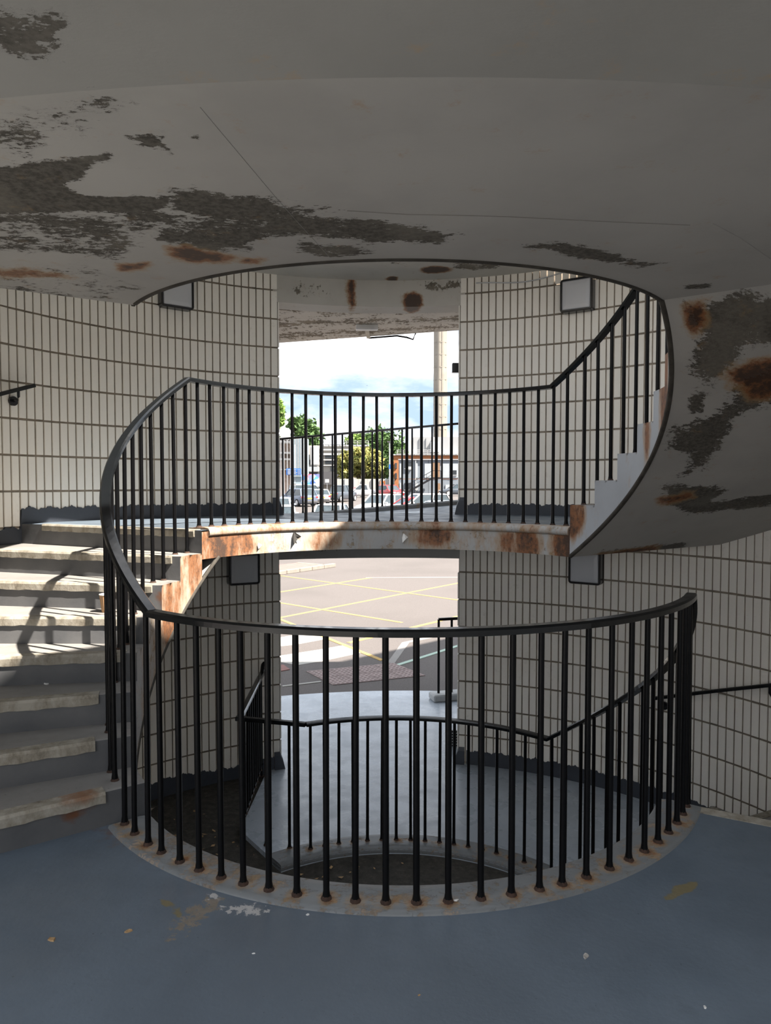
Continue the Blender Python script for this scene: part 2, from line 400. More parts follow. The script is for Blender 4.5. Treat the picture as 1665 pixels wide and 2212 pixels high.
# ---- tiles: one shared tile mesh, set in a stack bond round the drum
TP, TH_ROW, Z_ROW0 = 1.26, 0.275, 1.455
TW = math.radians(TP)*RW
def tile_mesh(wd, ht, name):
    m = MB(); x, z, d, b = wd/2, ht/2, 0.012, 0.0025
    vs = [(-x,0.0,-z),(x,0,-z),(x,0,z),(-x,0,z), (-x,-d+b,-z),(x,-d+b,-z),(x,-d+b,z),(-x,-d+b,z), (-x+b,-d,-z+b),(x-b,-d,-z+b),(x-b,-d,z-b),(-x+b,-d,z-b)]
    fs = [(8,9,10,11)]+[(4+i, 4+(i+1) % 4, 8+(i+1) % 4, 8+i) for i in range(4)]+[(i, (i+1) % 4, 4+(i+1) % 4, 4+i) for i in range(4)]
    m.add(vs, fs); return m.mesh(name, M_tile)
tm = tile_mesh(TW-0.0115, TH_ROW-0.016, 'tile')
def tile_wall(wall, a_start, sgn, ncol, boxes):
    cand = []
    for c in range(ncol):
        a = a_start+sgn*(c+0.5)*TP
        for k in range(-11, 10):
            cand.append((a, Z_ROW0+(k+0.5)*TH_ROW))
    P = np.array([pol(a, RW, z) for a, z in cand]); pr = project(P)
    w2 = np.array([pol(a+TP*0.5, RW, z) for a, z in cand]); w1 = np.array([pol(a-TP*0.5, RW, z) for a, z in cand])
    area = np.abs(project(w2)[:, 0]-project(w1)[:, 0])*FPX*TH_ROW/np.maximum(pr[:, 2], .1)
    vis = np.zeros(len(cand), bool)
    for x0, y0, x1, y1 in boxes: vis |= (pr[:, 0] > x0) & (pr[:, 0] < x1) & (pr[:, 1] > y0) & (pr[:, 1] < y1)
    order = np.argsort(np.where(vis, -area, 1e9)); own = set(order[:300].tolist())
    rest = MB(); T = [v.co.copy() for v in tm.vertices]; F = [tuple(p.vertices) for p in tm.polygons]
    for i, (a, z) in enumerate(cand):
        jz = random.uniform(-.001, .001); jr = random.uniform(-.0012, .0012); rot = R_(a-90)+random.uniform(-.006, .006)
        c = pol(a, RW+0.012+jr-0.004, z+jz)
        if i in own: link_mesh('tile', tm, None, wall, c, (0, 0, rot))
        else:
            cs, sn = math.cos(rot), math.sin(rot)
            rest.add([(c[0]+p.x*cs-p.y*sn, c[1]+p.x*sn+p.y*cs, c[2]+p.z) for p in T], F)
    o = rest.build('tile_field', M_tile, wall); tag(o, kind='stuff')
tile_wall(wall_left, DOOR_A1+0.03, 1, 84, [(0, 600, 600, 1100), (320, 1250, 610, 1690)])
tile_wall(wall_right, DOOR_A0-0.03, -1, 92, [(1000, 590, 1440, 1100), (1000, 1200, 1500, 1640), (1500, 1180, 1665, 1740)])
# door reveals: narrow tiles on the jamb returns
jm = tile_mesh(0.053, TH_ROW-0.016, 'jamb_tile')
for wall, a, s in ((wall_left, DOOR_A1, -1), (wall_right, DOOR_A0, 1)):
    for c in range(4):
        for k in range(-10, 7):
            z = Z_ROW0+(k+0.5)*TH_ROW
            if 0.62 < z < 1.1: continue
            r = RW+0.03+c*0.064; p = pol(a, r, z)
            tdir = R_(a)+math.pi/2*0
            # tile faces into the doorway
            link_mesh('jamb_tile', jm, None, wall, (p[0], p[1], z), (0, 0, R_(a)+(0 if s < 0 else math.pi)))

# ---------------------------------------------------------------- slabs and landings
def landing(name, a0, a1, top, mat_top, label, fine=True, r0=RI, r1=RW+0.02, soffit_mat=None, step=1.0, kind='structure', sof_a=None, parts=True):
    n = max(4, int(abs(a1-a0)/step)); nr = int((r1-r0)/0.035) if fine else 6
    m = MB(); m.patch(lambda u, v: pol(a0+(a1-a0)*u, r0+(r1-r0)*v, top), n, nr, True)
    for a in (a0, a1): m.patch(lambda u, v: pol(a, r0+(r1-r0)*u, top-TH*v), 4, 1)
    m.patch(lambda u, v: pol(a0+(a1-a0)*u, r1, top-TH*v), n, 1, True)
    o = tag(m.build(name, mat_top), label, kind=kind)
    s0, s1 = sof_a or (a0, a1)
    ns = max(4, int(abs(s1-s0)/0.6))
    sf = open_patch('soffit', lambda u, v: pol(s0+(s1-s0)*u, r0+(r1-r0)*v, top-TH), ns, int((r1-r0)/0.025), soffit_mat or M_ceil, o)
    fa = open_patch('fascia', lambda u, v: pol(a0+(a1-a0)*u, r0, top-TH+(TH-0.01)*v), int(abs(a1-a0)), 10, M_fascia, o)
    return o, sf, fa
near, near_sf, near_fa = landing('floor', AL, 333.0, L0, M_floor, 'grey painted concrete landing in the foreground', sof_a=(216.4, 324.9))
far, far_sf, far_fa = landing('floor_upper_landing', AR, 154.0, L1, M_floor, 'upper landing across the stairwell leading to the far doorway', sof_a=(35, 147.5))
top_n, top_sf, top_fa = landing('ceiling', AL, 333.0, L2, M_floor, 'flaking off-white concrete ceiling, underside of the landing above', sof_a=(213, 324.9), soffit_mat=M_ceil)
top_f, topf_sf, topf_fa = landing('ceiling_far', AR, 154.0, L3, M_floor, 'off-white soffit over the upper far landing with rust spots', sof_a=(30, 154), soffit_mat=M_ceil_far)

# wear on the near ceiling, surveyed from the photograph
def PZ(z, *pts): return [tuple(on_z(x, y, z)[:2]) for x, y in pts]
ZC = L2-TH
wear_poly(top_sf, 'peel', [
 (PZ(ZC, (-80,255),(60,228),(180,203),(285,207),(300,225),(190,262),(205,288),(130,303),(60,330),(-80,340)), 0.52, 0.06),
 (PZ(ZC, (272,292),(375,281),(345,302),(366,326),(300,311)), 0.95, 0.02),
 (PZ(ZC, (-120,372),(0,366),(100,350),(236,335),(182,365),(166,385),(133,397),(150,415),(205,424),(300,424),(368,430),(345,450),(300,458),(140,456),(-120,462)), 1.15, 0.03),
 (PZ(ZC, (370,412),(430,405),(520,416),(600,436),(745,451),(665,463),(790,470),(880,480),(978,506),(965,533),(900,522),(800,528),(690,514),(640,505),(560,520),(545,541),(440,541),(380,531),(310,521),(332,500),(382,480),(432,470),(360,455)), 0.74, 0.05),
 (PZ(ZC, (-120,452),(150,462),(360,450),(432,470),(330,500),(300,532),(250,562),(100,545),(-120,548)), 0.56, 0.05),
 (PZ(ZC, (650,520),(760,530),(820,550),(700,559),(640,546)), 0.6, 0.04),
 (PZ(ZC, (1115,532),(1200,520),(1300,538),(1416,571),(1385,581),(1290,566),(1200,549)), 0.78, 0.04),
 (PZ(ZC, (1475,615),(1540,612),(1535,624),(1480,624)), 0.9, 0.03),
 (PZ(ZC, (398,292),(438,290),(430,297),(405,298)), 1.0, 0.01),
 (PZ(ZC, (-100,590),(180,560),(330,620),(200,660),(-100,640)), 0.36, 0.05)])
wear_poly(top_sf, 'rust', [
 (PZ(ZC, (360,535),(400,530),(470,548),(510,556),(480,568),(410,566),(370,552)), 1.0, 0.04),
 (PZ(ZC, (255,570),(320,567),(315,582),(262,584)), 0.95, 0.03), (PZ(ZC, (520,558),(572,560),(560,570),(520,568)), 0.9, 0.03),
 (PZ(ZC, (-60,575),(120,583),(160,604),(20,600),(-60,590)), 0.55, 0.05)])
c_ = np.array(on_z(42, 85, 1.99)); wear_blob(trim_3, 'peel', [(c_, (.05, .045, .1), .62), (np.array(on_z(105, 40, 1.99)), (.02, .012, .1), .7), (np.array(on_z(0, 60, 1.99)), (.05, .05, .1), .55)])
wear_blob(topf_sf, 'rust', [((0.36, 2.84, 3.53), (0.16, 0.12, 0.2), 1.1), ((-0.05, 3.14, 3.53), (0.06, 0.1, 0.2), 1.1)])
wear_blob(topf_sf, 'peel', [((0.73, 2.70, 3.53), (0.25, 0.22, 0.2), .62), ((-0.1, 2.3, 3.53), (0.5, 0.4, 0.2), .42), ((-1.2, 2.4, 3.53), (.3, .3, .2), .4)])
# ceiling joint lines (board marks in the concrete)
jl = MB(); jl.tube([tuple(on_z(x, y, ZC)) for x, y in ((750,455),(880,463),(1000,465),(1100,468),(1200,473),(1300,478),(1490,486))], 0.0022, 5)
jl2 = MB(); jl2.tube([tuple(on_z(x, y, ZC-0.0003)) for x, y in ((432, 232), (510, 325), (600, 432), (712, 556))], 0.0009, 5)
jl2.tube([tuple(on_z(x, y, ZC-0.0003)) for x, y in ((1540, 483), (1600, 515), (1665, 560))], 0.0016, 5)
jl.build('joint_line', simple('joint_dark', (0.21, 0.20, 0.185), 0.95), top_n); jl2.build('joint_line', simple('joint_faint', (0.335, 0.323, 0.303), 0.95), top_n)  # ceiling seam lines in a darker tone of their own

de = MB(); de.tube([pol(a, RI+0.004, ZC+0.006) for a in np.linspace(214, 324.8, 120)], 0.014, 6); de.build('drip_edge', simple('dark_edge', (0.045, 0.04, 0.033), 0.9, vary=0.4, scale=12, bump=0.4), top_n)
# floor marks
wear_poly(near, 'mark', [(PZ(0, (1425,1938),(1450,1918),(1470,1908),(1510,1904),(1500,1925),(1480,1930),(1440,1948)), 1.0, 0.02),
 (PZ(0, (335,1945),(360,1942),(405,1972),(385,1982)), 0.95, 0.02)])
wear_poly(near, 'white', [(PZ(0, (440,1930),(480,1925),(480,1940),(445,1945)), .72, .02), (PZ(0, (470,1955),(590,1948),(585,1978),(510,1985),(470,1970)), .62, .03)])
wear_poly(near, 'peel', [(PZ(0, (370,1985),(440,1935),(500,1925),(470,1975),(400,2020),(345,2050)), .62, .05), (PZ(0, (690,2082),(760,2080),(760,2098),(690,2098)), .3, .04)])
wear_poly(near, 'rust', [(PZ(0, (180,1790),(300,1770),(330,1840),(210,1830)), .6, .1)])

# raised kerb round the well, on which the railing stands
def kerb(parent, a0, a1, top, r_out=1.605, inward=0.02):
    prof = [(r_out, top-0.02), (r_out-0.012, top+0.010), (RI+0.04, top+0.016), (RI-0.002, top+0.010), (RI-inward, top-0.008), (RI-inward-0.004, top-0.028), (RI-inward+0.006, top-0.044), (RI+0.03, top-0.046)]
    # finer rings so wear shows
    prof2 = []
    for i in range(len(prof)):
        p, q = prof[i], prof[(i+1) % len(prof)]; k = 6 if i == 1 else 1
        for j in range(k): prof2.append((p[0]+(q[0]-p[0])*j/k, p[1]+(q[1]-p[1])*j/k))
    m = MB(); m.lathe(prof2, a0, a1, int(abs(a1-a0)*1.6))
    return m.build('kerb', M_kerb, parent)
near_k = kerb(near, AL+1.0, 332.5, L0)
far_k = kerb(far, AR+0.4, 151.5, L1, inward=0.012)
far_k.data.materials.clear(); far_k.data.materials.append(M_fascia)
kerb(top_n, AL+1.0, 332.5, L2)

# lower landing (ground level) and the floor under the stairs
lowm = MB()
def low_edge(r): return min(127.0, 90+math.degrees(math.asin(min(1.0, 1.28/r))))
lowm.patch(lambda u, v: pol(20+(low_edge(RI+(RW+0.02-RI)*v)-20)*u, RI+(RW+0.02-RI)*v, L_LOW), 90, 40, True)
lowm.patch(lambda u, v: pol(20+(127-20)*u, RI, L_LOW-0.25*v), 60, 2, True)
lowm.patch(lambda u, v: pol(low_edge(RI+(RW+.02-RI)*u), RI+(RW+.02-RI)*u, L_LOW-0.25*v), 40, 1)
lowm.patch(lambda u, v: pol(60+(128-60)*u, RW+0.02+(5.55-RW-0.02+0.25*(1-u))*v, L_LOW), 40, 30, True)
lowm.patch(lambda u, v: pol(60+(128-60)*u, 5.55+0.25*(1-u), L_LOW-0.06*v), 40, 1, True)
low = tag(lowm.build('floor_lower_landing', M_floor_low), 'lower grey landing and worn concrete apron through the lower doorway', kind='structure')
lk = kerb(low, 44.0, 127.0, L_LOW, 1.64, 0.0)
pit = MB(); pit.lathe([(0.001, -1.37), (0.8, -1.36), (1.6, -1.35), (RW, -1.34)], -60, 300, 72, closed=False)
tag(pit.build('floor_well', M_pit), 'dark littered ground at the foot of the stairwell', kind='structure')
# landings at the near side run out through the near doorways
terr = MB(); terr.prism([pol(a, RW+0.01, 0)[:2] for a in range(218, 323, 8)]+[(4.0, -2.0), (4.6, -6.2), (-4.6, -6.2), (-4.0, -2.0)], -0.25, 0.0)
tag(terr.build('floor_walkway', simple('walkway_concrete', (0.30, 0.30, 0.295), 0.85, vary=.15, scale=3)), 'grey walkway outside the near doorway', kind='structure')

par = MB(); par.box((0, -6.15, 0.35), (9.2, 0.15, 0.9))  # unseen parapet added to keep ground bounce off the near lintel
tag(par.build('wall_bounce_block', M_out), 'unseen low parapet added behind the viewer to block bounce from the yard', kind='structure')
nb2 = MB(); nb2.prism([(5.2, -16), (16, -16), (16, -2.2), (5.2, -2.2)], -1.5, 8.4)  # unseen block added to keep direct sun off the walkway
tag(nb2.build('unseen_shade_wing', M_out), 'unseen block added behind the viewer to shade the walkway', kind='structure')

# ---------------------------------------------------------------- flights
def flight(name, label, side, base, rise, soffit_fn, r0=RI, detail=True, s_end=216.3):
    root = empty(name, pol(180 if side == 'L' else 4, 2.3, base)); tag(root, label, 'staircase', 'flights of the spiral stair')
    inv = Matrix.Translation(-Vector(root.location))
    def put(o): o.parent = root; o.matrix_parent_inverse = inv; return o
    steps = []
    a1 = AL if side == 'L' else AR
    for k in range(1, 9):
        ak = a1-(k-1)*DA; an = ak-DA
        z = base+rise*k; zp = base+rise*(k-1)
        if k == 8: continue                       # the eighth riser is the landing edge
        m = MB(); n = 10
        zb = lambda a: min(soffit_fn(a)+0.004, zp-0.02)
        m.patch(lambda u, v: pol(ak+(an-ak)*u, r0+(RW+0.01-r0)*v, z), 8, 40, True)
        m.patch(lambda u, v: pol(ak, r0+(RW+0.01-r0)*v, zp+(z-zp)*u), 4, 40)
        m.patch(lambda u, v: pol(ak+(an-ak)*u, r0, zb(ak+(an-ak)*u)+(z-zb(ak+(an-ak)*u))*v), n, 14, True)
        m.patch(lambda u, v: pol(ak+(an-ak)*u, RW+0.01, zp+(z-zp)*v), 6, 1, True)
        m.patch(lambda u, v: pol(an, r0+(RW+0.01-r0)*v, zp+(z-zp)*u), 1, 6)
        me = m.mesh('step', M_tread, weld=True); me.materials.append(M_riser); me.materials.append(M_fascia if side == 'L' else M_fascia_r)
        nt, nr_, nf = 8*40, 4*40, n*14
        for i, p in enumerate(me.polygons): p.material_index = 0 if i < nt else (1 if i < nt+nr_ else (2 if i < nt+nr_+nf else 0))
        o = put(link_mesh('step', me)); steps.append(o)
        if detail:
            # worn light nosing strip along the step edge
            q = MB(); r_in = (1.60, 1.60, 1.58)[k-1] if k < 4 else 1.48; rs = np.linspace(r_in, RW-0.02, 40); vs = []
            for r in rs:
                da = math.degrees(0.012/r); db = math.degrees(0.062/r); j = 0.0025*math.sin(r*31+k)+0.002*math.sin(r*77)
                for a_, z_ in ((ak+da, z-0.045+j), (ak+da*1.1, z-0.008), (ak+da*.5, z+0.005), (ak-db, z+0.004), (ak-db, z-0.03), (ak-da, z-0.05)): vs.append(pol(a_, r, z_))
            nn = 6
            q.add(vs, [(i*nn+j, i*nn+(j+1) % nn, (i+1)*nn+(j+1) % nn, (i+1)*nn+j) for i in range(len(rs)-1) for j in range(nn)], False)
            q.add(vs[:nn], [tuple(range(nn))]); q.add(vs[-nn:], [tuple(range(nn))])
            no = q.build('nosing', M_nose); no.parent = o
    # landing riser and its nosing
    ak = a1-7*DA; zp = base+rise*7; z = base+rise*8
    m = MB(); m.patch(lambda u, v: pol(ak+0.05, r0+(RW-r0)*v, zp+(z-zp-.002)*u), 4, 40)
    put(m.build('landing_riser', M_riser))
    if detail:
        q = MB(); rs = np.linspace(1.48, RW-0.25, 40); vs = []
        for r in rs:
            da = math.degrees(0.012/r); db = math.degrees(0.055/r); j = 0.0025*math.sin(r*31)+0.002*math.sin(r*77)
            for a_, z_ in ((ak+da, z-0.045+j), (ak+da*1.1, z-0.008), (ak+da*.5, z+0.005), (ak-db, z+0.004), (ak-db, z-0.03), (ak-da, z-0.05)): vs.append(pol(a_, r, z_))
        q.add(vs, [(i*6+j, i*6+(j+1) % 6, (i+1)*6+(j+1) % 6, (i+1)*6+j) for i in range(len(rs)-1) for j in range(6)], False)
        q.add(vs[:6], [tuple(range(6))]); q.add(vs[-6:], [tuple(range(6))])
        put(q.build('nosing', M_nose))
    sa0, sa1 = (147.5, s_end) if side == 'L' else (-35.2, 35.0)
    sf = put(open_patch('soffit', lambda u, v: pol(sa0+(sa1-sa0)*u, r0+(RW+0.02-r0)*v, soffit_fn(sa0+(sa1-sa0)*u)), 140, 72, M_ceil))
    # rounded drip edge under the fascia
    ed = MB(); ed.tube([pol(a, r0+0.006, soffit_fn(a)+0.004) for a in np.linspace(sa0, sa1, 60)], 0.014, 6)
    put(ed.build('drip_edge', M_dedge))
    return root, steps, sf
M_dedge = simple('dark_drip_edge', (0.045, 0.04, 0.033), 0.9, vary=0.4, scale=12, bump=0.4)

fl_l, st_l, sf_l = flight('stair_flight', 'left flight of worn concrete steps rising from the near landing to the far landing', 'L', L0, 0.1509, lambda a: max(L0-TH, L1-TH-0.0225*max(0, a-147.5)))
fl_r, st_r, sf_r = flight('stair_flight', 'right flight with flaking underside climbing overhead from the far landing', 'R', L1, (L2-L1)/8, lambda a: right_soffit(a, L1, L2))
fl_d, st_d, sf_d = flight('stair_flight', 'lower right flight dropping from the near landing to ground level', 'R', L_LOW, (L0-L_LOW)/8, lambda a: right_soffit(a, L_LOW, L0))
fl_u, st_u, sf_u = flight('stair_flight', 'topmost left flight, its underside seen at the upper left edge', 'L', L2, (L3-L2)/8, lambda a: max(L2-TH, L3-TH-0.01843*max(0, a-147.5)), detail=False, s_end=213.0)

def ang_of(x, y): return math.degrees(math.atan2(y, x))
zr = lambda x, y: right_soffit(ang_of(x, y), L1, L2)
def PS(*pts): return [tuple(on_surf(min(x, 1790), y, zr)[:2]) for x, y in pts]
wear_poly(sf_r, 'peel', [
 (PS((1487,655),(1545,650),(1600,622),(1640,640),(1700,640),(1740,740),(1605,748),(1580,800),(1536,832),(1500,800),(1480,780),(1510,720),(1485,692)), 0.8, 0.06),
 (PS((1480,872),(1500,842),(1532,850),(1516,890),(1482,890)), 0.95, 0.04),
 (PS((1452,922),(1540,892),(1600,822),(1700,760),(1740,850),(1602,900),(1572,950),(1522,1010),(1462,1030),(1482,980),(1432,962)), 0.74, 0.06),
 (PS((1430,1042),(1580,1050),(1542,1080),(1700,1062),(1700,1092),(1482,1112),(1440,1082)), 0.8, 0.05),
 (PS((1290,1192),(1400,1178),(1480,1170),(1500,1186),(1400,1196)), 0.8, 0.05)])
wear_poly(sf_r, 'rust', [
 (PS((1478,656),(1522,655),(1520,700),(1500,722),(1482,700)), 1.1, 0.04), (PS((1560,800),(1665,775),(1740,790),(1740,850),(1620,860)), 1.0, 0.06),
 (PS((1420,1076),(1500,1060),(1500,1075),(1425,1090)), 0.9, 0.04), (PS((1280,1198),(1380,1182),(1420,1176),(1430,1190),(1330,1200)), 0.8, 0.05)])
# rust washing down the well-side faces
wear_blob(far_fa, 'rust', [(pol(150, RI, 1.08), (.22, .22, .2), .55), (pol(140, RI, 1.1), (.14, .14, .12), .5), (pol(112, RI, 1.1), (.12, .12, .1), .4), (pol(80, RI, 1.12), (.2, .2, .1), .4), (pol(52, RI, 1.08), (.2, .2, .12), .5), (pol(37, RI, 1.12), (.12, .12, .2), .6)])
for s_ in st_l+st_r:
    wear_blob(s_, 'rust', [(pol(151, RI, 1.05), (.25, .25, .3), .5), (pol(168, RI, .8), (.16, .16, .3), .45), (pol(33, RI, 1.3), (.09, .09, .16), .75), (pol(3, RI, 1.95), (.07, .07, .4), .55), (pol(-9, RI, 2.0), (.10, .12, .5), .62)]
              + ([(pol(216.3, 1.72, 0.10), (.14, .14, .08), .42)] if s_ in st_l else []))
    wear_blob(s_, 'peel', [(pol(215, 2.0, 0.16), (.3, .3, .1), .2)])
for o in st_l[0].children: wear_blob(o, 'rust', [(pol(215.8, 1.70, .15), (.13, .13, .06), .45)])
foot_pts = []
for px, py, sc, mt in ((640, 1160, 1.0, 'dark'), (876, 1161, .8, 'white'), (560, 1178, .5, 'white')):
    r = px_ray(px, py); a2 = r.x**2+r.y**2; b2 = -2*r.y*DC; c2 = DC**2-(RI-.004)**2; t_ = (-b2+math.sqrt(b2*b2-4*a2*c2))/(2*a2); p = CAMP+r*t_
    t2 = Vector((-p.y, p.x, 0)).normalized(); inn = -Vector((p.x, p.y, 0)).normalized(); u_ = Vector((0, 0, 1))
    P5 = [p+t2*.02*sc+u_*.04*sc, p-t2*.025*sc+u_*.005*sc+inn*.03*sc, p-t2*.005*sc-u_*.012*sc+inn*.012, p+t2*.03*sc-u_*.05*sc+inn*.022*sc, p+t2*.035*sc]
    m = MB(); m.add(P5+[q+inn*.003 for q in P5], [(0, 1, 2, 3, 4), (9, 8, 7, 6, 5)]+[(i, (i+1) % 5, 5+(i+1) % 5, 5+i) for i in range(5)])
    m.build('paint_flake', simple('flake_'+mt, (.03, .028, .025) if mt == 'dark' else (.66, .66, .64), .8), far)

# ---------------------------------------------------------------- skirting painted on the tiles
def skirt(name, a0, a1, z0f, z1f, parent_label):
    m = MB(); n = int(abs(a1-a0)*4)
    m.patch(lambda u, v: pol(a0+(a1-a0)*u, RW-0.012, z0f(a0+(a1-a0)*u)+(z1f(a0+(a1-a0)*u)-z0f(a0+(a1-a0)*u))*v), n, 3, True)
    m.patch(lambda u, v: pol(a0+(a1-a0)*u, RW-0.012+0.02*v, z1f(a0+(a1-a0)*u)), n, 1)
    return tag(m.build(name, M_skirt), parent_label, kind='structure')
def jag(a, s): return 0.008*math.sin(a*1.9+s)+0.006*math.sin(a*5.3+s*2)+0.004*math.sin(a*11.7)
def left_stair_z(a): # floor height along the left outer wall
    if a <= 154: return L1
    k = 8-math.ceil((a-154)/DA); return max(L0, 0.1509*k)
skirt('baseboard_left', 112.4, 152.2, lambda a: L1-.02, lambda a: L1+0.115+jag(a, 0), 'dark grey painted skirting along the left wall at the upper landing')
skirt('baseboard_left_stair', 152.2, 217.5, lambda a: left_stair_z(a)-.05, lambda a: left_stair_z(a)+0.12+jag(a, 1), 'dark grey painted skirting stepping down the left flight')
skirt('baseboard_right', 35, 77.4, lambda a: L1-.02, lambda a: L1+0.105+jag(a, 2), 'dark grey painted skirting along the right wall at the upper landing')
skirt('baseboard_lower_left', 112.4, 200, lambda a: -1.45, lambda a: -1.20+0.02*math.sin(a*.3)+jag(a, 3), 'black-grey painted skirting below the lower left tiles')
skirt('baseboard_lower_right', 20, 77.4, lambda a: -1.45, lambda a: -1.17+jag(a, 4), 'black-grey painted skirting below the lower right tiles')
def rstair(a):
    k = min(8, max(0, math.floor((35-a)/DA)+1)); return L_LOW+(L0-L_LOW)/8*k
skirt('baseboard_lower_stair', -37.5, 20, lambda a: rstair(a)-.05, lambda a: rstair(a)+0.12+jag(a, 5), 'dark painted skirting beside the lower right flight')
# plinth feet at the bottom of the jambs
for nm, a, lv in (('trim_5', DOOR_A1+0.25, L1), ('trim_6', DOOR_A0-0.25, L1), ('trim_7', DOOR_A1+0.25, L_LOW), ('trim_8', DOOR_A0-0.25, L_LOW)):
    m = MB(); s = 1 if a > 90 else -1
    prof = [(-0.055*s, 0.0), (-0.035*s, 0.10), (-0.008*s, 0.17), (0.05*s, 0.17), (0.05*s, 0.0)]
    vs = []
    for r in (RW-0.035, RW-0.02, RW+0.30):
        for dx, dz in prof:
            p = pol(a, r, lv+dz*(0.82 if r < RW-.03 else 1)); t = (math.sin(R_(a)), -math.cos(R_(a)))
            vs.append((p[0]-t[0]*dx*-1*(-1), p[1]-t[1]*dx*-1*(-1), p[2]))
    n = 5
    m.add(vs, [(i*n+j, i*n+(j+1) % n, (i+1)*n+(j+1) % n, (i+1)*n+j) for i in range(2) for j in range(n)]); m.add(vs[:n], [tuple(range(n))])
    tag(m.build(nm, M_skirt), 'dark painted plinth at the foot of the %s jamb of the %s doorway' % ('left' if a > 90 else 'right', 'upper' if lv > 0 else 'lower'), kind='structure')

# ---------------------------------------------------------------- spiral railing
rail = empty('spiral_railing', pol(270, RR, 0)); tag(rail, 'black steel railing spiralling round the open stairwell from ground to overhead', 'railing')
RINV = Matrix.Translation(-Vector(rail.location))
def rput(o): o.parent = rail; o.matrix_parent_inverse = RINV; return o
HR = 1.0
def bar_mesh():
    m = MB(); r = 0.0122; n = 8
    m.tube([(0, 0, 0), (0, 0, 0.012), (0, 0, 0.03), (0, 0, 0.5), (0, 0, 0.97)], [0.016, 0.015, r, r*.97, r*.97], n, True)
    return m.mesh('baluster', M_bar)
bm_ = bar_mesh()
fm = MB(); fm.tube([(0, 0, -0.004), (0, 0, 0.006), (0, 0, 0.014)], [0.022, 0.018, 0.012], 9, True); foot = fm.mesh('weld_foot', M_rustfoot)
def baluster(x, y, z0, z1):
    rz = random.uniform(0, 3)
    o = rput(link_mesh('baluster', bm_, None, None, (x, y, z0), (random.uniform(-.004, .004), random.uniform(-.004, .004), rz), (1, 1, (z1-z0)/0.97)))
    f = link_mesh('weld_foot', foot); f.parent = o; f.scale = (1, 1, 0.97/(z1-z0)); f.rotation_euler = (0, 0, random.uniform(0, 6))
    foot_pts.append((x, y, z0))
HP = [(-0.026, -0.014), (-0.026, 0.006), (-0.018, 0.014), (0.018, 0.014), (0.026, 0.006), (0.026, -0.014)]
HP = [(a, b-0.012) for a, b in HP]
def near_flight_z(a):                       # railing height line
    pass
# one continuous path, by decreasing angle: ground 117 -> 44.6 (flat) -> -26.6 (climb) -> ... overhead
slopeR = (L0-L_LOW)/8/DA
path = []
def seg(a0, a1, z0, z1, n):
    for i in range(n): path.append((a0+(a1-a0)*i/n, z0+(z1-z0)*i/n))
seg(117, 45, L_LOW+HR, L_LOW+HR, 40); seg(45, -26, L_LOW+HR, L0+HR, 44); seg(-26, -130.5, L0+HR, L0+HR, 66)
seg(-130.5, -206.0, L0+HR, L1+HR, 48); seg(-206, -315, L1+HR, L1+HR, 66); seg(-315, -386, L1+HR, L2+HR, 46); seg(-386, -490, L2+HR, L2+HR, 50)
path.append((-490, L2+HR))
low_corner = Vector((-1.235, 1.50, L_LOW+HR)); low_wall = Vector((-1.31, 2.86, L_LOW+HR))
pts = [pol(a, RR, z) for a, z in path]
rput(MB().sweep(pts, HP).build('handrail', M_rail))
def rail_z(a):
    for i in range(len(path)-1):
        if path[i][0] >= a >= path[i+1][0]:
            t = (path[i][0]-a)/(path[i][0]-path[i+1][0]+1e-9); return path[i][1]+(path[i+1][1]-path[i][1])*t
    return path[-1][1]
def floor_under(a):
    """floor height below the railing; a is the unwrapped decreasing angle"""
    if a > AR: return L_LOW
    if a > -27.3: return L_LOW+(L0-L_LOW)/8*min(8, math.floor((AR-a)/DA)+1)
    if a > AL-360: return L0
    if a > 154-360: return L0+0.1509*min(8, math.floor((AL-360-a)/DA)+1)
    if a > AR-360: return L1
    if a > -387.3: return L1+(L2-L1)/8*min(8, math.floor((AR-360-a)/DA)+1)
    return L2
bars = []
far_b = [150.3, 146.1, 141.9, 137.3, 133.6, 129.4, 125.2, 120.7, 116.7, 112.2, 107.9, 103.7, 99.9, 95.8, 91.6, 87.3, 83.0, 78.7, 74.4, 70.2, 65.9, 61.8, 57.5, 53.1, 48.8, 44.1, 39.9]
bars += [a-360 for a in far_b]
near_b = [-137.2, -132.5, -128.7, -124.2, -120.1, -115.9, -112.1, -108.0, -103.8, -99.6, -95.6, -91.5, -87.4, -83.1, -78.6, -74.2, -69.9, -66.2, -61.9, -57.3, -52.9, -48.8, -44.5, -40.4, -36.2, -32.2, -28.6]
bars += near_b
for k in range(1, 8):
    a = AL-360-(k-1)*DA; bars += [a-4.0, a-8.3]
    a = AR-360-(k-1)*DA; bars += [a-0.7, a-5.1]
    a = AR-(k-1)*DA; bars += [a-0.7, a-5.1]
bars += [-141.6, 39.2]
bars += [43.5+4.25*i for i in range(18)]
bars += [-391-4.2*i for i in range(24)]
for a in bars:
    z0 = floor_under(a); lift = 0.014 if z0 in (L_LOW, L0, L1, L2) else 0.0
    p = pol(a, RR, z0+lift); baluster(p[0], p[1], p[2], rail_z(a)-0.024)
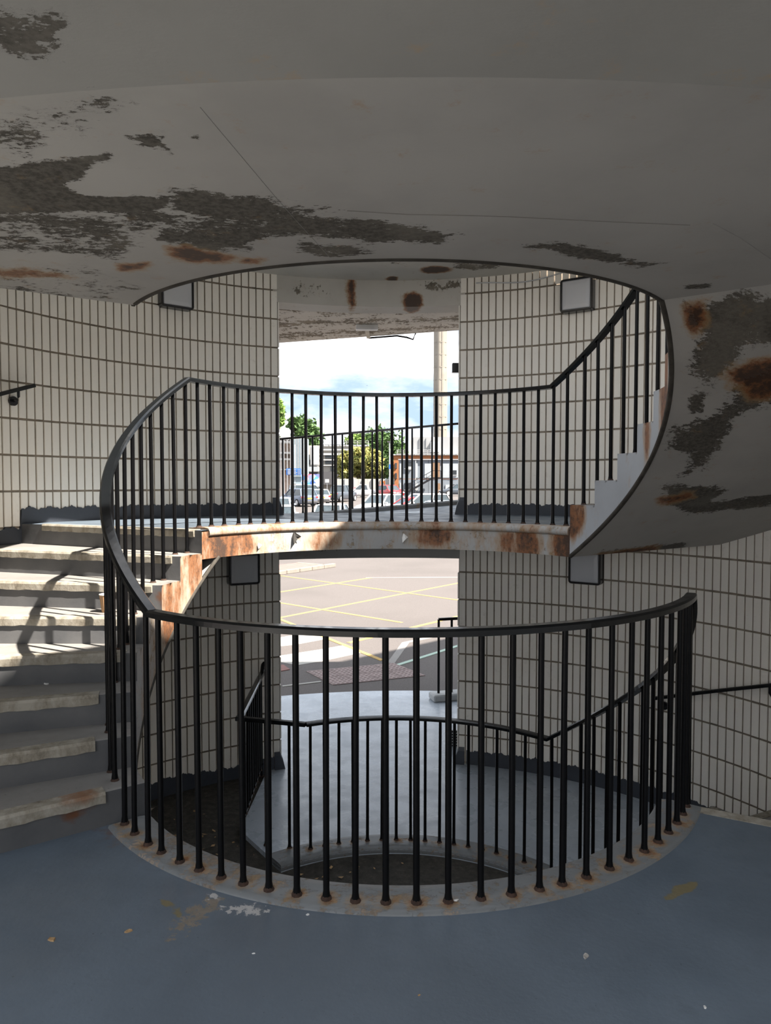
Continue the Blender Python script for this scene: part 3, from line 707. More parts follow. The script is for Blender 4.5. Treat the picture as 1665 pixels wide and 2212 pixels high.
# lower railing: straight return across the left edge of the ground landing, fixed to the wall
p117 = Vector(pol(117, RR, L_LOW+HR))
ret = MB()
ret.sweep([p117, (p117+low_corner)/2, low_corner], HP); ret.sweep([low_corner+Vector((0, -.02, 0)), (low_corner+low_wall)/2, low_wall], HP)
ret.box(low_corner+Vector((0, 0, -.012)), (0.056, 0.056, 0.03), bev=.004)
rput(ret.build('return_rail', M_rail))
br_ = MB(); br_.bar(low_corner+Vector((-.01, .12, -.88)), low_wall+Vector((0, -.05, -.88)), .03, .012); rput(br_.build('bottom_rail', M_rail))
for t in (0.25, 0.6, 0.97):
    p = p117.lerp(low_corner, t); baluster(p.x, p.y, L_LOW+.01, L_LOW+HR-.024)
for i in range(1, 11):
    p = low_corner.lerp(low_wall, i/10.6); baluster(p.x, p.y, L_LOW+(0.11 if i < 10 else 0), L_LOW+HR-.024)
wf = MB(); wf.tube([low_wall+Vector((0, -.01, -.02)), low_wall+Vector((.0, .07, .06)), low_wall+Vector((.0, .10, .10))], [.02, .026, .03], 8); rput(wf.build('wall_fixing', M_black))

# rust stains round the feet of the bars, on the kerbs
def kerb_rust(o, st):
    P = coords(o); f = np.zeros(len(P))
    for x, y, z in foot_pts:
        d = np.sqrt((P[:, 0]-x)**2+(P[:, 1]-y)**2+(0.6*(P[:, 2]-z))**2); f = np.maximum(f, st*np.clip(1.3-d/0.05, 0, 1))
    set_attr(o, 'rust', f)
for o in (near_k, lk): kerb_rust(o, 0.5)
kerb_rust(far_k, 0.45)
P_ = coords(far_k); an_ = np.degrees(np.arctan2(P_[:, 1], P_[:, 0])); v_ = np.empty(len(P_), np.float32); far_k.data.attributes['rust'].data.foreach_get('value', v_)
set_attr(far_k, 'rust', np.maximum(v_, np.where(an_ > 105, 0.22, 0.12)))
wear_poly(near_k, 'peel', [([pol(a, r, 0)[:2] for a, r in ((225, 1.3), (245, 1.3), (245, 1.8), (225, 1.8))], .12, .1)])

# ---------------------------------------------------------------- wall lights
def wall_light(a, z, label, fit=False):
    r = RW-0.014; p = pol(a, r, z); o = empty('wall_light', p, R_(a-90)); tag(o, label, 'light', 'square bulkhead lights')
    def rr(w_, h_, rad, n=5):
        out = []
        for cx, cz, t0 in ((w_-rad, h_-rad, 0), (-w_+rad, h_-rad, 90), (-w_+rad, -h_+rad, 180), (w_-rad, -h_+rad, 270)):
            for i in range(n): t = R_(t0+90*i/(n-1)); out.append((cx+rad*math.cos(t), cz+rad*math.sin(t)))
        return out
    H = 0.152
    def ring(m, prof):
        L = [[(x, y, z_) for x, z_ in rr(H-i, H-i, max(.006, .03-i))] for i, y in prof]; n = len(L[0])
        vs = [p_ for l in L for p_ in l]; m.add(vs, [(i*n+k, i*n+(k+1) % n, (i+1)*n+(k+1) % n, (i+1)*n+k) for i in range(len(L)-1) for k in range(n)])
        return vs[-n:]
    m = MB(); ring(m, [(0, 0.03), (0, -0.075), (.006, -0.085), (.016, -0.085), (.020, -0.080), (.020, -0.06)]); link_mesh('frame', m.mesh('frame', M_black), None, o)
    m = MB(); last = ring(m, [(.020, -0.06), (.020, -0.074), (.028, -0.082), (.06, -0.086)]); m.add(last, [tuple(range(len(last)))])
    link_mesh('diffuser', m.mesh('diffuser', M_diff), None, o)
    if fit:
        m = MB(); m.tube([(0.03, -.03, H+.10), (0.03, -.03, H+.05), (0.03, -.03, H-.01)], [.032, .03, .018], 8)
        link_mesh('cable_gland', m.mesh('cable_gland', M_gland), None, o)
    return o
M_gland = simple('corroded_gland', (0.42, 0.38, 0.28), 0.8, vary=0.5, scale=40, bump=.4)
wall_light(58.3, 3.245, 'square black-framed wall light below a corroded gland, upper right', True)
wall_light(129.0, 3.23, 'square black-framed wall light half hidden by the ceiling edge, upper left')
wall_light(117.8, 0.70, 'square black-framed wall light beside the lower doorway on the left')
wall_light(56.4, 0.735, 'square black-framed wall light tucked under the right flight')
cb = MB(); cb.tube([pol(a, RW-.02, 3.47+.02*math.sin(a*.35)-.0012*(a-60)) for a in np.linspace(57, 76, 14)], .006, 5)
tag(cb.build('cable', M_diff), 'thin white cable drooping along the wall above the upper right light', 'cable')

# ---------------------------------------------------------------- wall handrails
def wall_handrail(label, a0, a1, z0, z1, brackets):
    o = empty('wall_handrail', pol(a0, RW, z0)); tag(o, label, 'handrail'); inv = Matrix.Translation(-Vector(o.location))
    f = lambda a: z0+(z1-z0)*(a-a0)/(a1-a0)
    m = MB().sweep([pol(a, RW-.075, f(a)) for a in np.linspace(a0, a1, 30)], [(-.021, -.014), (-.021, .008), (-.014, .014), (.014, .014), (.021, .008), (.021, -.014)])
    q = m.build('rail', M_rail, o); q.matrix_parent_inverse = inv
    for b in brackets:
        m = MB(); z = f(b)
        m.tube([pol(b, RW-.075, z-.012), pol(b, RW-.075, z-.055), pol(b, RW-.06, z-.078), pol(b, RW-.02, z-.085)], .011, 8)
        m.tube([pol(b, RW-.024, z-.085), pol(b, RW-.006, z-.085)], .036, 14)
        q = m.build('bracket', M_black, o); q.matrix_parent_inverse = inv
wall_handrail('black wall handrail end on a round bracket at the left edge', 152.6, 214, 2.262, 1.13, [155.0, 175, 195, 211])
wall_handrail('black wall handrail on the right-hand tiles beside the railing', 44.3, -26, -0.352, 0.98, [43.2, 26.0, 8, -12])

# ---------------------------------------------------------------- cup and litter
def cup():
    c = Vector(on_z(231, 1322, 0.1509*5)); c.z = 0.1509*5
    o = empty('coffee_cup', c); tag(o, 'brown ribbed paper coffee cup standing on the left steps by the railing', 'cup')
    H, r0, r1, n = 0.105, 0.028, 0.041, 40
    m = MB(); vs = []
    for j in range(8):
        t = j/7
        for i in range(n):
            a = 2*math.pi*i/n; r = (r0+(r1-r0)*t)+(0.0009*(i % 2) if 0 < j < 7 else 0); vs.append((r*math.cos(a), r*math.sin(a), H*t))
    m.add(vs, [(j*n+i, j*n+(i+1) % n, (j+1)*n+(i+1) % n, (j+1)*n+i) for j in range(7) for i in range(n)]); m.add(vs[:n], [tuple(range(n))])
    link_mesh('sleeve', m.mesh('sleeve', M_card), None, o)
    m = MB(); m.lathe([(r1+.001, H-.003), (r1+.003, H), (r1+.001, H+.003), (r1-.002, H), (r0, .004), (0.0005, .004)], 0, 360, 32, closed=False)
    link_mesh('rim', m.mesh('rim', M_cupw), None, o)
M_card = simple('brown_card', (0.42, 0.25, 0.13), 0.8, vary=0.1, scale=20)
M_cupw = simple('cup_white', (0.75, 0.70, 0.62), 0.6, vary=0.05)
cup()
M_leaf = simple('dry_leaf', (0.42, 0.27, 0.13), 0.8, vary=0.3, scale=30)
M_paper = simple('paper_scrap', (0.72, 0.72, 0.70), 0.9, vary=0.1, scale=30)
M_stone = simple('pale_chip', (0.42, 0.40, 0.37), 0.9, vary=0.2, scale=30, bump=.3)
def scrap(name, c, size, mat, label, cat, seed):
    rg = random.Random(seed); n = 7; m = MB(); base = []; top = []
    for i in range(n):
        t = 2*math.pi*i/n; r = size*rg.uniform(.55, 1.0); base.append((r*math.cos(t), .6*r*math.sin(t), 0)); top.append((r*.9*math.cos(t), .55*r*math.sin(t), size*rg.uniform(.06, .35)))
    m.add(base+top, [tuple(range(n))[::-1], tuple(range(n, 2*n))]+[(i, (i+1) % n, n+(i+1) % n, n+i) for i in range(n)])
    o = m.build(name, mat, None, loc=c, rot=(0, 0, rg.uniform(0, 6))); return tag(o, label, cat)
for i, (x, y, s, mt, nm, lab, ct) in enumerate([
    (278, 2012, .016, M_leaf, 'dry_leaf', 'curled dry leaf on the floor in the lower left foreground', 'leaf'),
    (112, 2030, .020, M_leaf, 'dry_leaf', 'pale dry leaf on the floor at the far left foreground', 'leaf'),
    (1265, 2066, .018, M_stone, 'concrete_chip', 'pale concrete chip on the floor at the lower right', 'chip'),
    (665, 1976, .010, M_paper, 'paper_scrap', 'small white scrap in front of the railing, left of centre', 'scrap'),
    (1522, 2175, .010, M_paper, 'paper_scrap', 'white speck of paper at the bottom right corner', 'scrap'),
    (985, 1945, .012, M_paper, 'paper_scrap', 'white scrap on the kerb behind the railing bars', 'scrap'),
    (548, 2060, .007, M_paper, 'paper_scrap', 'tiny white scrap on the open floor below the flaked patch', 'scrap'),
    (905, 2150, .008, M_leaf, 'dry_leaf', 'tiny brown leaf fragment at bottom centre of the floor', 'leaf')]):
    scrap(nm, on_z(x, y, 0.016 if y == 1945 else 0.0), s, mt, lab, ct, i)
p = on_z(283, 1478, 0.1509*3); 
scrap('paper_scrap', Vector(on_z(100, 1478, 0.1509*3))+Vector((0, 0, .001)), .028, M_paper, 'white paper scrap lying on the left steps in the sun', 'scrap', 31)
lit = MB(); rg = random.Random(5)
for i in range(420):
    a = rg.uniform(100, 215) if i % 3 else rg.uniform(-60, 300); r = rg.uniform(1.0, 3.1) if i % 3 else rg.uniform(.1, 1.35)
    if 15 < a < 128 and r > 1.36: continue
    s = rg.uniform(.006, .032); c = pol(a, r, -1.348+rg.uniform(0, .012)); t = rg.uniform(0, 6)
    vs = [(c[0]+s*math.cos(t+k*1.57)*(1 if k % 2 else .5), c[1]+s*math.sin(t+k*1.57)*(1 if k % 2 else .5), c[2]+rg.uniform(0, s*.5)) for k in range(4)]
    lit.add(vs, [(0, 1, 2, 3)])
tag(lit.build('leaf_litter', M_leaf), 'scattered dead leaves and rubbish in the dark well', 'leaf litter', kind='stuff')
#@@EXTERIOR
# ================================================================ outside
GZ = -1.33
def gz(x, y):
    t = min(1, max(0, (y-28)/12)); t = t*t*(3-2*t)
    return GZ + 0.021*(min(max(y, 30), 75)-30) + 0.05*min(8, max(0, x+2.5))*t
def asphalt(name, a, b, rough=0.9):
    t = NT(name); n = t.noise(90, 6, 0.75); n2 = t.noise(0.35, 6)
    c = t.mix(t.step(n, 0.3, 0.7), a, b); c = t.mix(t.math('MULTIPLY', t.step(n2, 0.4, 0.7), 0.25), c, tuple(x*0.7 for x in a))
    t.put('Base Color', c); t.put('Roughness', rough); t.bump(n, 0.4, 0.01); return t.m
M_road = asphalt('pinkish_asphalt', (0.066, 0.058, 0.054), (0.140, 0.123, 0.117))
g = MB(); rs_ = [RW+0.2, 4, 5, 6, 8, 10, 14, 20, 25, 28, 30, 32, 34, 36, 38, 40, 45, 50, 55, 60, 65, 70, 75, 80, 90, 110, 130, 160, 260, 500]
vs = []; NA = 180
for r in rs_:
    for i in range(NA):
        x, y, _ = pol(i*360/NA, r, 0); vs.append((x, y, gz(x, y)))
g.add(vs, [(j*NA+i, j*NA+(i+1) % NA, (j+1)*NA+(i+1) % NA, (j+1)*NA+i) for j in range(len(rs_)-1) for i in range(NA)], True)
ground = tag(g.build('ground', M_road), 'sunlit pinkish asphalt yard outside the doorways', kind='structure')
def worn(name, col, amt=0.62):
    t = NT(name); n = t.noise(25, 7, 0.75)
    t.put('Base Color', t.mix(t.step(n, amt-.06, amt+.1), col, (0.17, 0.15, 0.14))); t.put('Roughness', 0.8); return t.m
M_yel = worn('yellow_road_paint', (0.42, 0.27, 0.07), .56); M_wht = worn('white_road_paint', (0.36, 0.35, 0.32)); M_mint = worn('pale_green_paint', (0.36, 0.48, 0.41))
M_patch = asphalt('pale_tarmac_patch', (0.20, 0.19, 0.18), (0.30, 0.285, 0.27)); M_tact = simple('pink_tactile', (0.27, 0.21, 0.20), 0.85, vary=.15, scale=8, bump=.2)
M_redt = simple('red_tactile', (0.24, 0.12, 0.105), 0.85, vary=.15, scale=8)
def G(x, y): v = on_z(x, y, GZ); return (v.x, v.y)
def stripe(name, a, b, wd, mat):
    a, b = Vector((*G(*a), 0)), Vector((*G(*b), 0)); d = (b-a).normalized(); n = Vector((-d.y, d.x, 0))*(wd/2); m = MB(); stripe.k += 1; dz = 0.0007*stripe.k
    m.prism([tuple((a+n)[:2]), tuple((a-n)[:2]), tuple((b-n)[:2]), tuple((b+n)[:2])], GZ-0.004, GZ+0.003+dz); return m.build(name, mat, ground)
stripe.k = 0
for a, b in (((560, 1343), (1080, 1242)), ((560, 1295), (868, 1345)), ((600, 1243), (1060, 1306)), ((560, 1286), (802, 1248)), ((752, 1389), (1080, 1310)), ((560, 1320), (826, 1427))):
    stripe('yellow_line', a, b, 0.085, M_yel)
stripe('white_line', (790, 1248), (1050, 1247), 0.05, M_wht); stripe('white_line', (610, 1483), (693, 1473), 0.05, M_wht); stripe('mint_line', (856, 1438), (1010, 1389), 0.08, M_mint)
for pl in (((560, 1384), (600, 1378), (674, 1366), (711, 1379), (642, 1392), (600, 1397), (560, 1403)), ((570, 1424), (610, 1416), (693, 1403), (743, 1394), (785, 1409), (693, 1429), (644, 1437), (600, 1430))):
    m = MB(); m.prism([G(*p) for p in pl], GZ-0.004, GZ+0.004); m.build('crossing_stripe', M_wht, ground)
m = MB(); m.prism([G(*p) for p in ((836, 1432), (868, 1388), (1010, 1356), (1010, 1362), (884, 1388), (852, 1433))], GZ-0.004, GZ+0.003); m.build('tarmac_patch', M_patch, ground)
# tactile paving slabs with raised blisters
A_, B_, D_ = Vector(G(661, 1451)), Vector(G(851, 1433)), Vector(G(720, 1481))
ux = (B_-A_)/4; uy = (D_-A_)/2
bl = MB()
for i in range(4):
    for j in range(2):
        o0 = A_+ux*i+uy*j; q = [o0, o0+ux*.97, o0+ux*.97+uy*.97, o0+uy*.97]
        m = MB(); m.prism([tuple(p) for p in q], GZ-.03, GZ+.010)
        for a in range(5):
            for b in range(5):
                c = o0+ux*(.1+.19*a)+uy*(.1+.19*b); m.box((c.x, c.y, GZ+.012), (.035, .035, .006))
        m.build('tactile_slab', M_tact, ground)
m = MB(); m.prism([G(*p) for p in ((570, 1440), (612, 1437), (626, 1447), (600, 1452), (570, 1455))], GZ-.03, GZ+.012); m.build('red_tactile_slab', M_redt, ground)
# traffic island of kerb stones
M_kst = simple('kerb_stone', (0.20, 0.175, 0.15), 0.9, vary=.15, scale=5, bump=.2)
isl = empty('traffic_island', (*G(640, 1234), GZ)); tag(isl, 'low stone-kerbed traffic island at top left of the lower doorway', 'traffic island'); iinv = Matrix.Translation(-Vector(isl.location))
a, b = Vector((*G(560, 1249), 0)), Vector((*G(704, 1228), 0)); d = (b-a); L = d.length; d.normalize(); n_ = Vector((-d.y, d.x, 0))
for i in range(int(L/.6)+1):
    m = MB(); c = a+d*(i*.6+.3)+n_*.08; m.box((c.x, c.y, GZ+.06), (.59, .15, .13), math.atan2(d.y, d.x), .015); q = m.build('kerb_stone', M_kst, isl); q.matrix_parent_inverse = iinv
m = MB(); e = a+d*L; m.prism([tuple((a+n_*.1)[:2]), tuple((e+n_*.1)[:2]), tuple((e+n_*1.3)[:2]), tuple((a+n_*1.5)[:2])], GZ-.02, GZ+.11); q = m.build('paved_top', M_redt, isl); q.matrix_parent_inverse = iinv
m = MB(); c = e+n_*.7; m.box((c.x, c.y, GZ+.06), (.15, 1.2, .13), math.atan2(d.y, d.x), .015); q = m.build('kerb_stone', M_kst, isl); q.matrix_parent_inverse = iinv

# hoop barrier beside the lower doorway
b0, b1 = Vector(on_z(947, 1497, L_LOW+.09)), Vector(on_z(1030, 1490, L_LOW+.09)); zt_ = on_y(947, 1338, b0.y).z
hb = empty('hoop_barrier', (b0.x, b0.y, L_LOW)); tag(hb, 'black hoop barrier on a concrete base outside the lower doorway', 'barrier'); inv = Matrix.Translation(-Vector(hb.location))
m = MB(); m.bar((b0.x, b0.y, zt_), (b1.x, b1.y, zt_), .03, .035); q = m.build('top_rail', M_bar, hb); q.matrix_parent_inverse = inv
for i in range(4):
    p = b0.lerp(b1, i/3); m = MB(); m.tube([(p.x, p.y, L_LOW+.05), (p.x, p.y, zt_)], .016, 8); q = m.build('post', M_bar, hb); q.matrix_parent_inverse = inv
m = MB(); mid = (b0+b1)/2; m.box((mid.x, mid.y, L_LOW+.045), ((b1-b0).length+.2, .22, .09), math.atan2(b1.y-b0.y, b1.x-b0.x), .015); q = m.build('base_block', simple('pale_base', (.45, .46, .46), .8), hb); q.matrix_parent_inverse = inv
# floor gully by the right jamb
m = MB(); gp = on_z(982, 1612, L_LOW); gy = empty('wall_grille', gp); tag(gy, 'small black floor-level grille by the lower right jamb', 'grille')
link_mesh('frame', MB().box((0, 0, .09), (.10, .04, .17), bev=.005).mesh('frame', M_black), None, gy)
for i in range(5): link_mesh('slat', MB().box((0, -.022, .03+i*.03), (.085, .006, .008)).mesh('slat', M_diff), None, gy)

# upper walkway outside the upper doorway, sloping gently up to the right, with railing
KY = 5.44
def deck_z(x, y): return 1.2 + (0.085*(x+0.37)-0.06)*min(1, max(0, (y-3.45)/1.6))
wk = tag(MB().patch(lambda u, v: (-14+19*u, 3.46+(KY-3.46)*v, deck_z(-14+19*u, 3.46+(KY-3.46)*v)), 56, 10, True)
  .patch(lambda u, v: (-14+19*u, 2.9+(KY-2.9)*v, deck_z(-14+19*u, KY)-.2-.0*v), 56, 2, True).patch(lambda u, v: (-14+19*u, KY, deck_z(-14+19*u, KY)-.2*v), 56, 1)
  .build('floor_bridge', M_floor), 'grey concrete walkway running past the upper far doorway', kind='structure')
thr = MB(); thr.patch(lambda u, v: pol(DOOR_A0+(DOOR_A1-DOOR_A0)*u, RW+0.0+.32*v, L1), 20, 4, True); thr.build('threshold', M_floor, wk)
MB().sweep([(x, KY, deck_z(x, KY)) for x in np.linspace(-14, 5, 40)], [(-.10, -.05), (-.09, .045), (-.06, .06), (.06, .06), (.09, .045), (.1, -.05)]).build('kerb', M_kerb, wk)
wr = empty('walkway_railing', (0, KY, 1.2)); tag(wr, 'black walkway railing sloping up to the right beyond the upper doorway', 'railing'); inv = Matrix.Translation(-Vector(wr.location))
q = MB().sweep([(x, KY, deck_z(x, KY)+1.07) for x in np.linspace(-7, 4.6, 20)], HP).build('handrail', M_rail, wr); q.matrix_parent_inverse = inv
for i in range(88):
    x = -7+i*.1308; z0 = deck_z(x, KY)+.055
    q = link_mesh('baluster', bm_, None, wr, (x, KY, z0), None, (1, 1, .99/.97)); q.matrix_parent_inverse = inv
# the next walkway up, seen from below as a canopy
def can_z(x, y): return 3.30+ (0.155+0.066*x)*min(1, max(0, (y-3.5)/1.9))
cn_ = MB(); cn_.patch(lambda u, v: (-6+12*u, 3.35+(KY-3.35)*v, can_z(-6+12*u, 3.35+(KY-3.35)*v)), 200, 60, True)
cn_.patch(lambda u, v: (-6+12*u, KY, can_z(-6+12*u, KY)+.35*v), 40, 2, True).patch(lambda u, v: (-6+12*u, 3.35+(KY-3.35)*v, can_z(-6+12*u, KY)+.35), 20, 4)
can = tag(cn_.build('ceiling_canopy', M_canopy), 'mottled flaking canopy slab outside the upper doorway', kind='structure')
set_attr(can, 'peel', -0.18+0.22*np.sin(coords(can)[:, 1]*4.0+.5)**2)
fx0 = Vector(on_y(770, 688, 4.6)); fx1 = Vector(on_y(817, 682, 4.6)); zf = can_z(0, 4.6)
lf = empty('strip_light', (0, 4.6, zf)); tag(lf, 'white strip light with conduit fixed under the canopy', 'light'); inv = Matrix.Translation(-Vector(lf.location))
xm = (fx0.x+fx1.x)/2; ln = fx1.x-fx0.x
q = MB().box((xm, 4.45, can_z(xm, 4.45)-.03), (ln, .10, .06), .07, .008).build('fitting', simple('white_fitting', (.90, .90, .88), .5), lf); q.matrix_parent_inverse = inv
q = MB().bar((xm-.01, 4.5, can_z(xm, 4.5)-.02), (xm-.02, KY-.01, can_z(xm, KY)-.012), .045, .03).build('conduit', simple('cream_conduit', (.62, .56, .46), .8), lf); q.matrix_parent_inverse = inv
q = MB().tube([(xm-.02, KY+.0, can_z(xm, KY)-.02), (xm+.35, KY, can_z(xm+.35, KY)-.015), (xm+.48, KY, can_z(xm+.48, KY)-.045), (xm+.56, KY, can_z(xm, KY)-.04), (xm+.60, KY, can_z(xm+.6, KY)+.02)], .012, 6).build('cable', M_black, lf); q.matrix_parent_inverse = inv
bp = Vector(on_y(985, 795, 3.75)); o = empty('floodlight', bp); tag(o, 'small black bracket lamp outside the right jamb of the upper doorway', 'light')
link_mesh('housing', MB().box((0, 0, 0), (.09, .08, .10), bev=.008).mesh('housing', M_black), None, o); link_mesh('arm', MB().bar((.03, 0, -.02), (.18, 0, -.02), .03, .03).mesh('arm', M_black), None, o)
dp = MB(); dp.tube([(bp.x+.06, 3.72, 1.3), (bp.x+.06, 3.72, 3.2)], .035, 8); tag(dp.build('downpipe', M_black), 'black downpipe just visible beside the right jamb', 'pipe')

# ---------------------------------------------------------------- far background
def X(px, Y): return on_y(px, 1045, Y).x
def Z(py, Y): return on_y(832, py, Y).z
def panel(m, x0, x1, y0, y1, Y, d=0.3, bev=0): # pixel rect at depth Y -> box of depth d going back
    ax, bx, az, bz = X(x0, Y), X(x1, Y), Z(y1, Y), Z(y0, Y); m.box(((ax+bx)/2, Y+d/2, (az+bz)/2), (bx-ax, d, bz-az), 0, bev); return m
def thing(name, label, cat, px, Y, group=None):
    x = X(px, Y); o = empty(name, (x, Y, gz(x, Y))); tag(o, label, cat, group)
    def add(nm, m, mat, parent=None):
        q = m.build(nm, mat, parent or o); 
        if parent is None: q.matrix_parent_inverse = Matrix.Translation(-Vector(o.location))
        else: q.matrix_parent_inverse = Matrix.Identity(4)
        return q
    return o, add
M_greyp = simple('grey_cabin', (.155, .178, .205), .6, vary=.06, scale=1); M_ltgrey = simple('pale_panel', (.30, .325, .345), .6, vary=.05, scale=1); M_dkglass = simple('dark_glass', (.03, .035, .04), .12, vary=.2)
M_brick = simple('orange_brick', (.30, .12, .05), .9, vary=.2, scale=3); M_brown = simple('brown_door', (.20, .12, .07), .6); M_steel = simple('pale_steel', (.30, .31, .325), .5, vary=.08)
M_cream = simple('cream_wall', (.33, .315, .29), .8, vary=.06, scale=.5); M_plant = simple('plantroom', (.26, .265, .27), .8, vary=.06, scale=.4); M_blue = simple('sign_blue', (.012, .11, .42), .5, vary=.04)
M_white = simple('white_paint', (.44, .44, .43), .6, vary=.03); M_dark = simple('dark_recess', (.07, .07, .075), .9); M_orange = simple('orange_paint', (.85, .22, .04), .6, vary=.05); M_red = simple('red_sign', (.42, .03, .04), .6, vary=.05)
M_hoard = simple('hoarding_panel', (.34, .335, .315), .8, vary=.05, scale=.7); M_paleblue = simple('pale_blue_cladding', (.24, .305, .345), .5, vary=.06); M_conc = simple('chimney_concrete', (.25, .225, .19), .9, vary=.1, scale=.6)

# grey two-storey cabins
o, add = thing('cabin_block', 'grey two-storey modular cabin block with black outside stair on the right', 'building', 925, 95)
Yc = 95
for (y0, y1) in ((993, 1034), (1035, 1080)):
    add('cabin_unit', panel(MB(), 861, 925, y0, y1, Yc, 3), M_greyp); add('cabin_unit', panel(MB(), 925.6, 1010, y0, y1, Yc, 3), M_greyp)
for x0, x1, y0, y1 in ((863, 868, 1000, 1032), (897, 902, 1000, 1032), (917, 931, 1001, 1032), (956, 970, 1001, 1032), (974, 990, 1001, 1032), (863, 869, 1043, 1070), (896, 903, 1043, 1060), (962, 975, 1047, 1070)):
    add('wall_panel', panel(MB(), x0, x1, y0, y1, Yc-.12, .12), M_ltgrey)
for x0, x1, y0, y1 in ((874, 889, 998, 1012), (874, 889, 1043, 1058), (975, 986, 1016, 1026)):
    f_ = add('window', panel(MB(), x0, x1, y0, y1, Yc-.15, .15), M_dkglass); q = panel(MB(), x0-1, x1+1, y1, y1+1, Yc-.25, .25).build('sill', M_white, f_)
    q.matrix_parent_inverse = f_.matrix_parent_inverse.inverted() @ f_.matrix_parent_inverse
add('door', panel(MB(), 934, 950, 999, 1031, Yc-.15, .15), M_brown); add('door', panel(MB(), 944, 951, 1044, 1070, Yc-.15, .15), M_brown)
add('notice', panel(MB(), 882, 889, 1008, 1015, Yc-.22, .06), M_white)
add('roof_edge', panel(MB(), 860, 1010, 991.5, 993.5, Yc-.3, 3.3), M_steel); add('downpipe', panel(MB(), 897, 898.5, 993, 1075, Yc-.25, .2), M_white)
st = MB(); p0, p1 = Vector((X(882, 93), 93.2, Z(1062, 93))), Vector((X(934, 93), 93.2, Z(1033, 93)))
st.bar(p0, p1, .15, .25); st.bar(p0+Vector((0, 1.2, 0)), p1+Vector((0, 1.2, 0)), .15, .25)
for i in range(12): c = p0.lerp(p1, i/11); st.box((c.x, c.y+.6, c.z), (.35, 1.2, .06))
st.bar(p1, (X(952, 93), 93.2, Z(1033, 93)), 1.0, .2)
add('outside_stair', st, M_black)
sr = MB(); sr.bar(p0+Vector((0, 0, 1.0)), p1+Vector((0, 0, 1.0)), .07, .07); sr.bar(p0+Vector((0, 0, .5)), p1+Vector((0, 0, .5)), .05, .05); sr.bar(p1+Vector((0, 0, 1)), (X(952, 93), 93.2, p1.z+1), .07, .07); sr.bar((X(952, 93), 93.2, p1.z), (X(952, 93), 93.2, p1.z+1), .07, .07)
for i in range(5): c = p0.lerp(p1, i/4); sr.bar(c, c+Vector((0, 0, 1)), .05, .05)
add('stair_rail', sr, M_black)
# brick building and plant room behind
o, add = thing('brick_building', 'orange brick building with a grey rooftop plant room behind the cabins', 'building', 920, 103)
add('wall', panel(MB(), 850, 1010, 982.5, 1075, 103, 9), M_brick)
add('parapet', panel(MB(), 849, 1010, 981, 983.5, 102.8, 9.4), M_white)
add('plant_room', panel(MB(), 890, 1010, 944, 982, 106, 5), M_plant)
for x0, x1 in ((884, 890), (892.5, 893.5), (906, 907), (920, 921), (934, 935)): add('cladding_rib', panel(MB(), x0, x1, 946 if x0 > 889 else 950, 982, 105.8, .3), M_plant if x0 > 889 else M_cream)
add('duct', panel(MB(), 930, 949, 954, 976, 105, 1), M_ltgrey)
gr = MB()
for yy in (972, 976, 980): gr.bar((X(856, 102.5), 102.7, Z(yy, 102.5)), (X(1010, 102.5), 102.7, Z(yy, 102.5)), .06, .06)
for i in range(12): xx = X(858+i*13, 102.5); gr.bar((xx, 102.7, Z(983, 102.5)), (xx, 102.7, Z(972, 102.5)), .06, .06)
add('roof_guardrail', gr, M_white)
for x0, x1, y0, y1 in ((853, 857, 1000, 1012), (853, 857, 1022, 1034)): add('window', panel(MB(), x0, x1, y0, y1, 102.85, .15), M_dkglass)
# chimney
o, add = thing('chimney', 'tall ribbed concrete chimney stack rising into the sky', 'chimney', 950.5, 150)
cx = X(950.5, 150); rr0 = (X(966, 150)-X(935, 150))/2
m = MB(); n = 32; vs = []
zs = [gz(cx, 150)+i*2.6 for i in range(20)]
for j, z in enumerate(zs):
    for i in range(n):
        r = rr0*(1-.004*j)*(1.0 if (i % 4) else 0.93); t = 2*math.pi*i/n; vs.append((cx+r*math.cos(t), 150+r*math.sin(t), z))
m.add(vs, [(j*n+i, j*n+(i+1) % n, (j+1)*n+(i+1) % n, (j+1)*n+i) for j in range(len(zs)-1) for i in range(n)]); m.add(vs[-n:], [tuple(range(n))]); add('shaft', m, M_conc)
for j in range(1, len(zs)-1):
    m = MB(); r = rr0*(1-.004*j)+.012; m.tube([(cx, 150, zs[j]-.07), (cx, 150, zs[j]+.07)], r, 32, False); add('lift_ring', m, M_conc)
# cream building
o, add = thing('cream_building', 'cream flat-roofed building with pale horizontal bands behind the shrub', 'building', 735, 115)
add('wall', panel(MB(), 655, 796, 962, 1082, 115, 10), M_cream)
for y0, y1 in ((960, 964), (970, 973), (979, 983), (992, 994.5), (1004, 1006)): add('band', panel(MB(), 698, 797, y0, y1, 114.6, .4), M_white)
for x0, x1, y0, y1 in ((664, 669, 982, 1003), (674, 679, 986, 1000), (684, 688, 986, 1002), (702, 726, 984, 990), (702, 726, 996, 1002), (714, 728, 1008, 1017)): add('window', panel(MB(), x0, x1, y0, y1, 114.7, .3), M_dkglass)
add('vent_shaft', panel(MB(), 670, 688, 963, 1006, 113, 1.2, .2), M_white); add('louvre', panel(MB(), 660, 688, 1008, 1018, 113, 1), M_ltgrey)
add('undercroft', panel(MB(), 655, 742, 1019, 1047, 113.5, 1.6), M_dark)
gr = MB()
for yy in (952, 956): gr.bar((X(700, 114), 114.5, Z(yy, 114)), (X(796, 114), 114.5, Z(yy, 114)), .07, .07)
for i in range(9): xx = X(700+i*12, 114); gr.bar((xx, 114.5, Z(962, 114)), (xx, 114.5, Z(952, 114)), .07, .07)
add('roof_guardrail', gr, M_white)
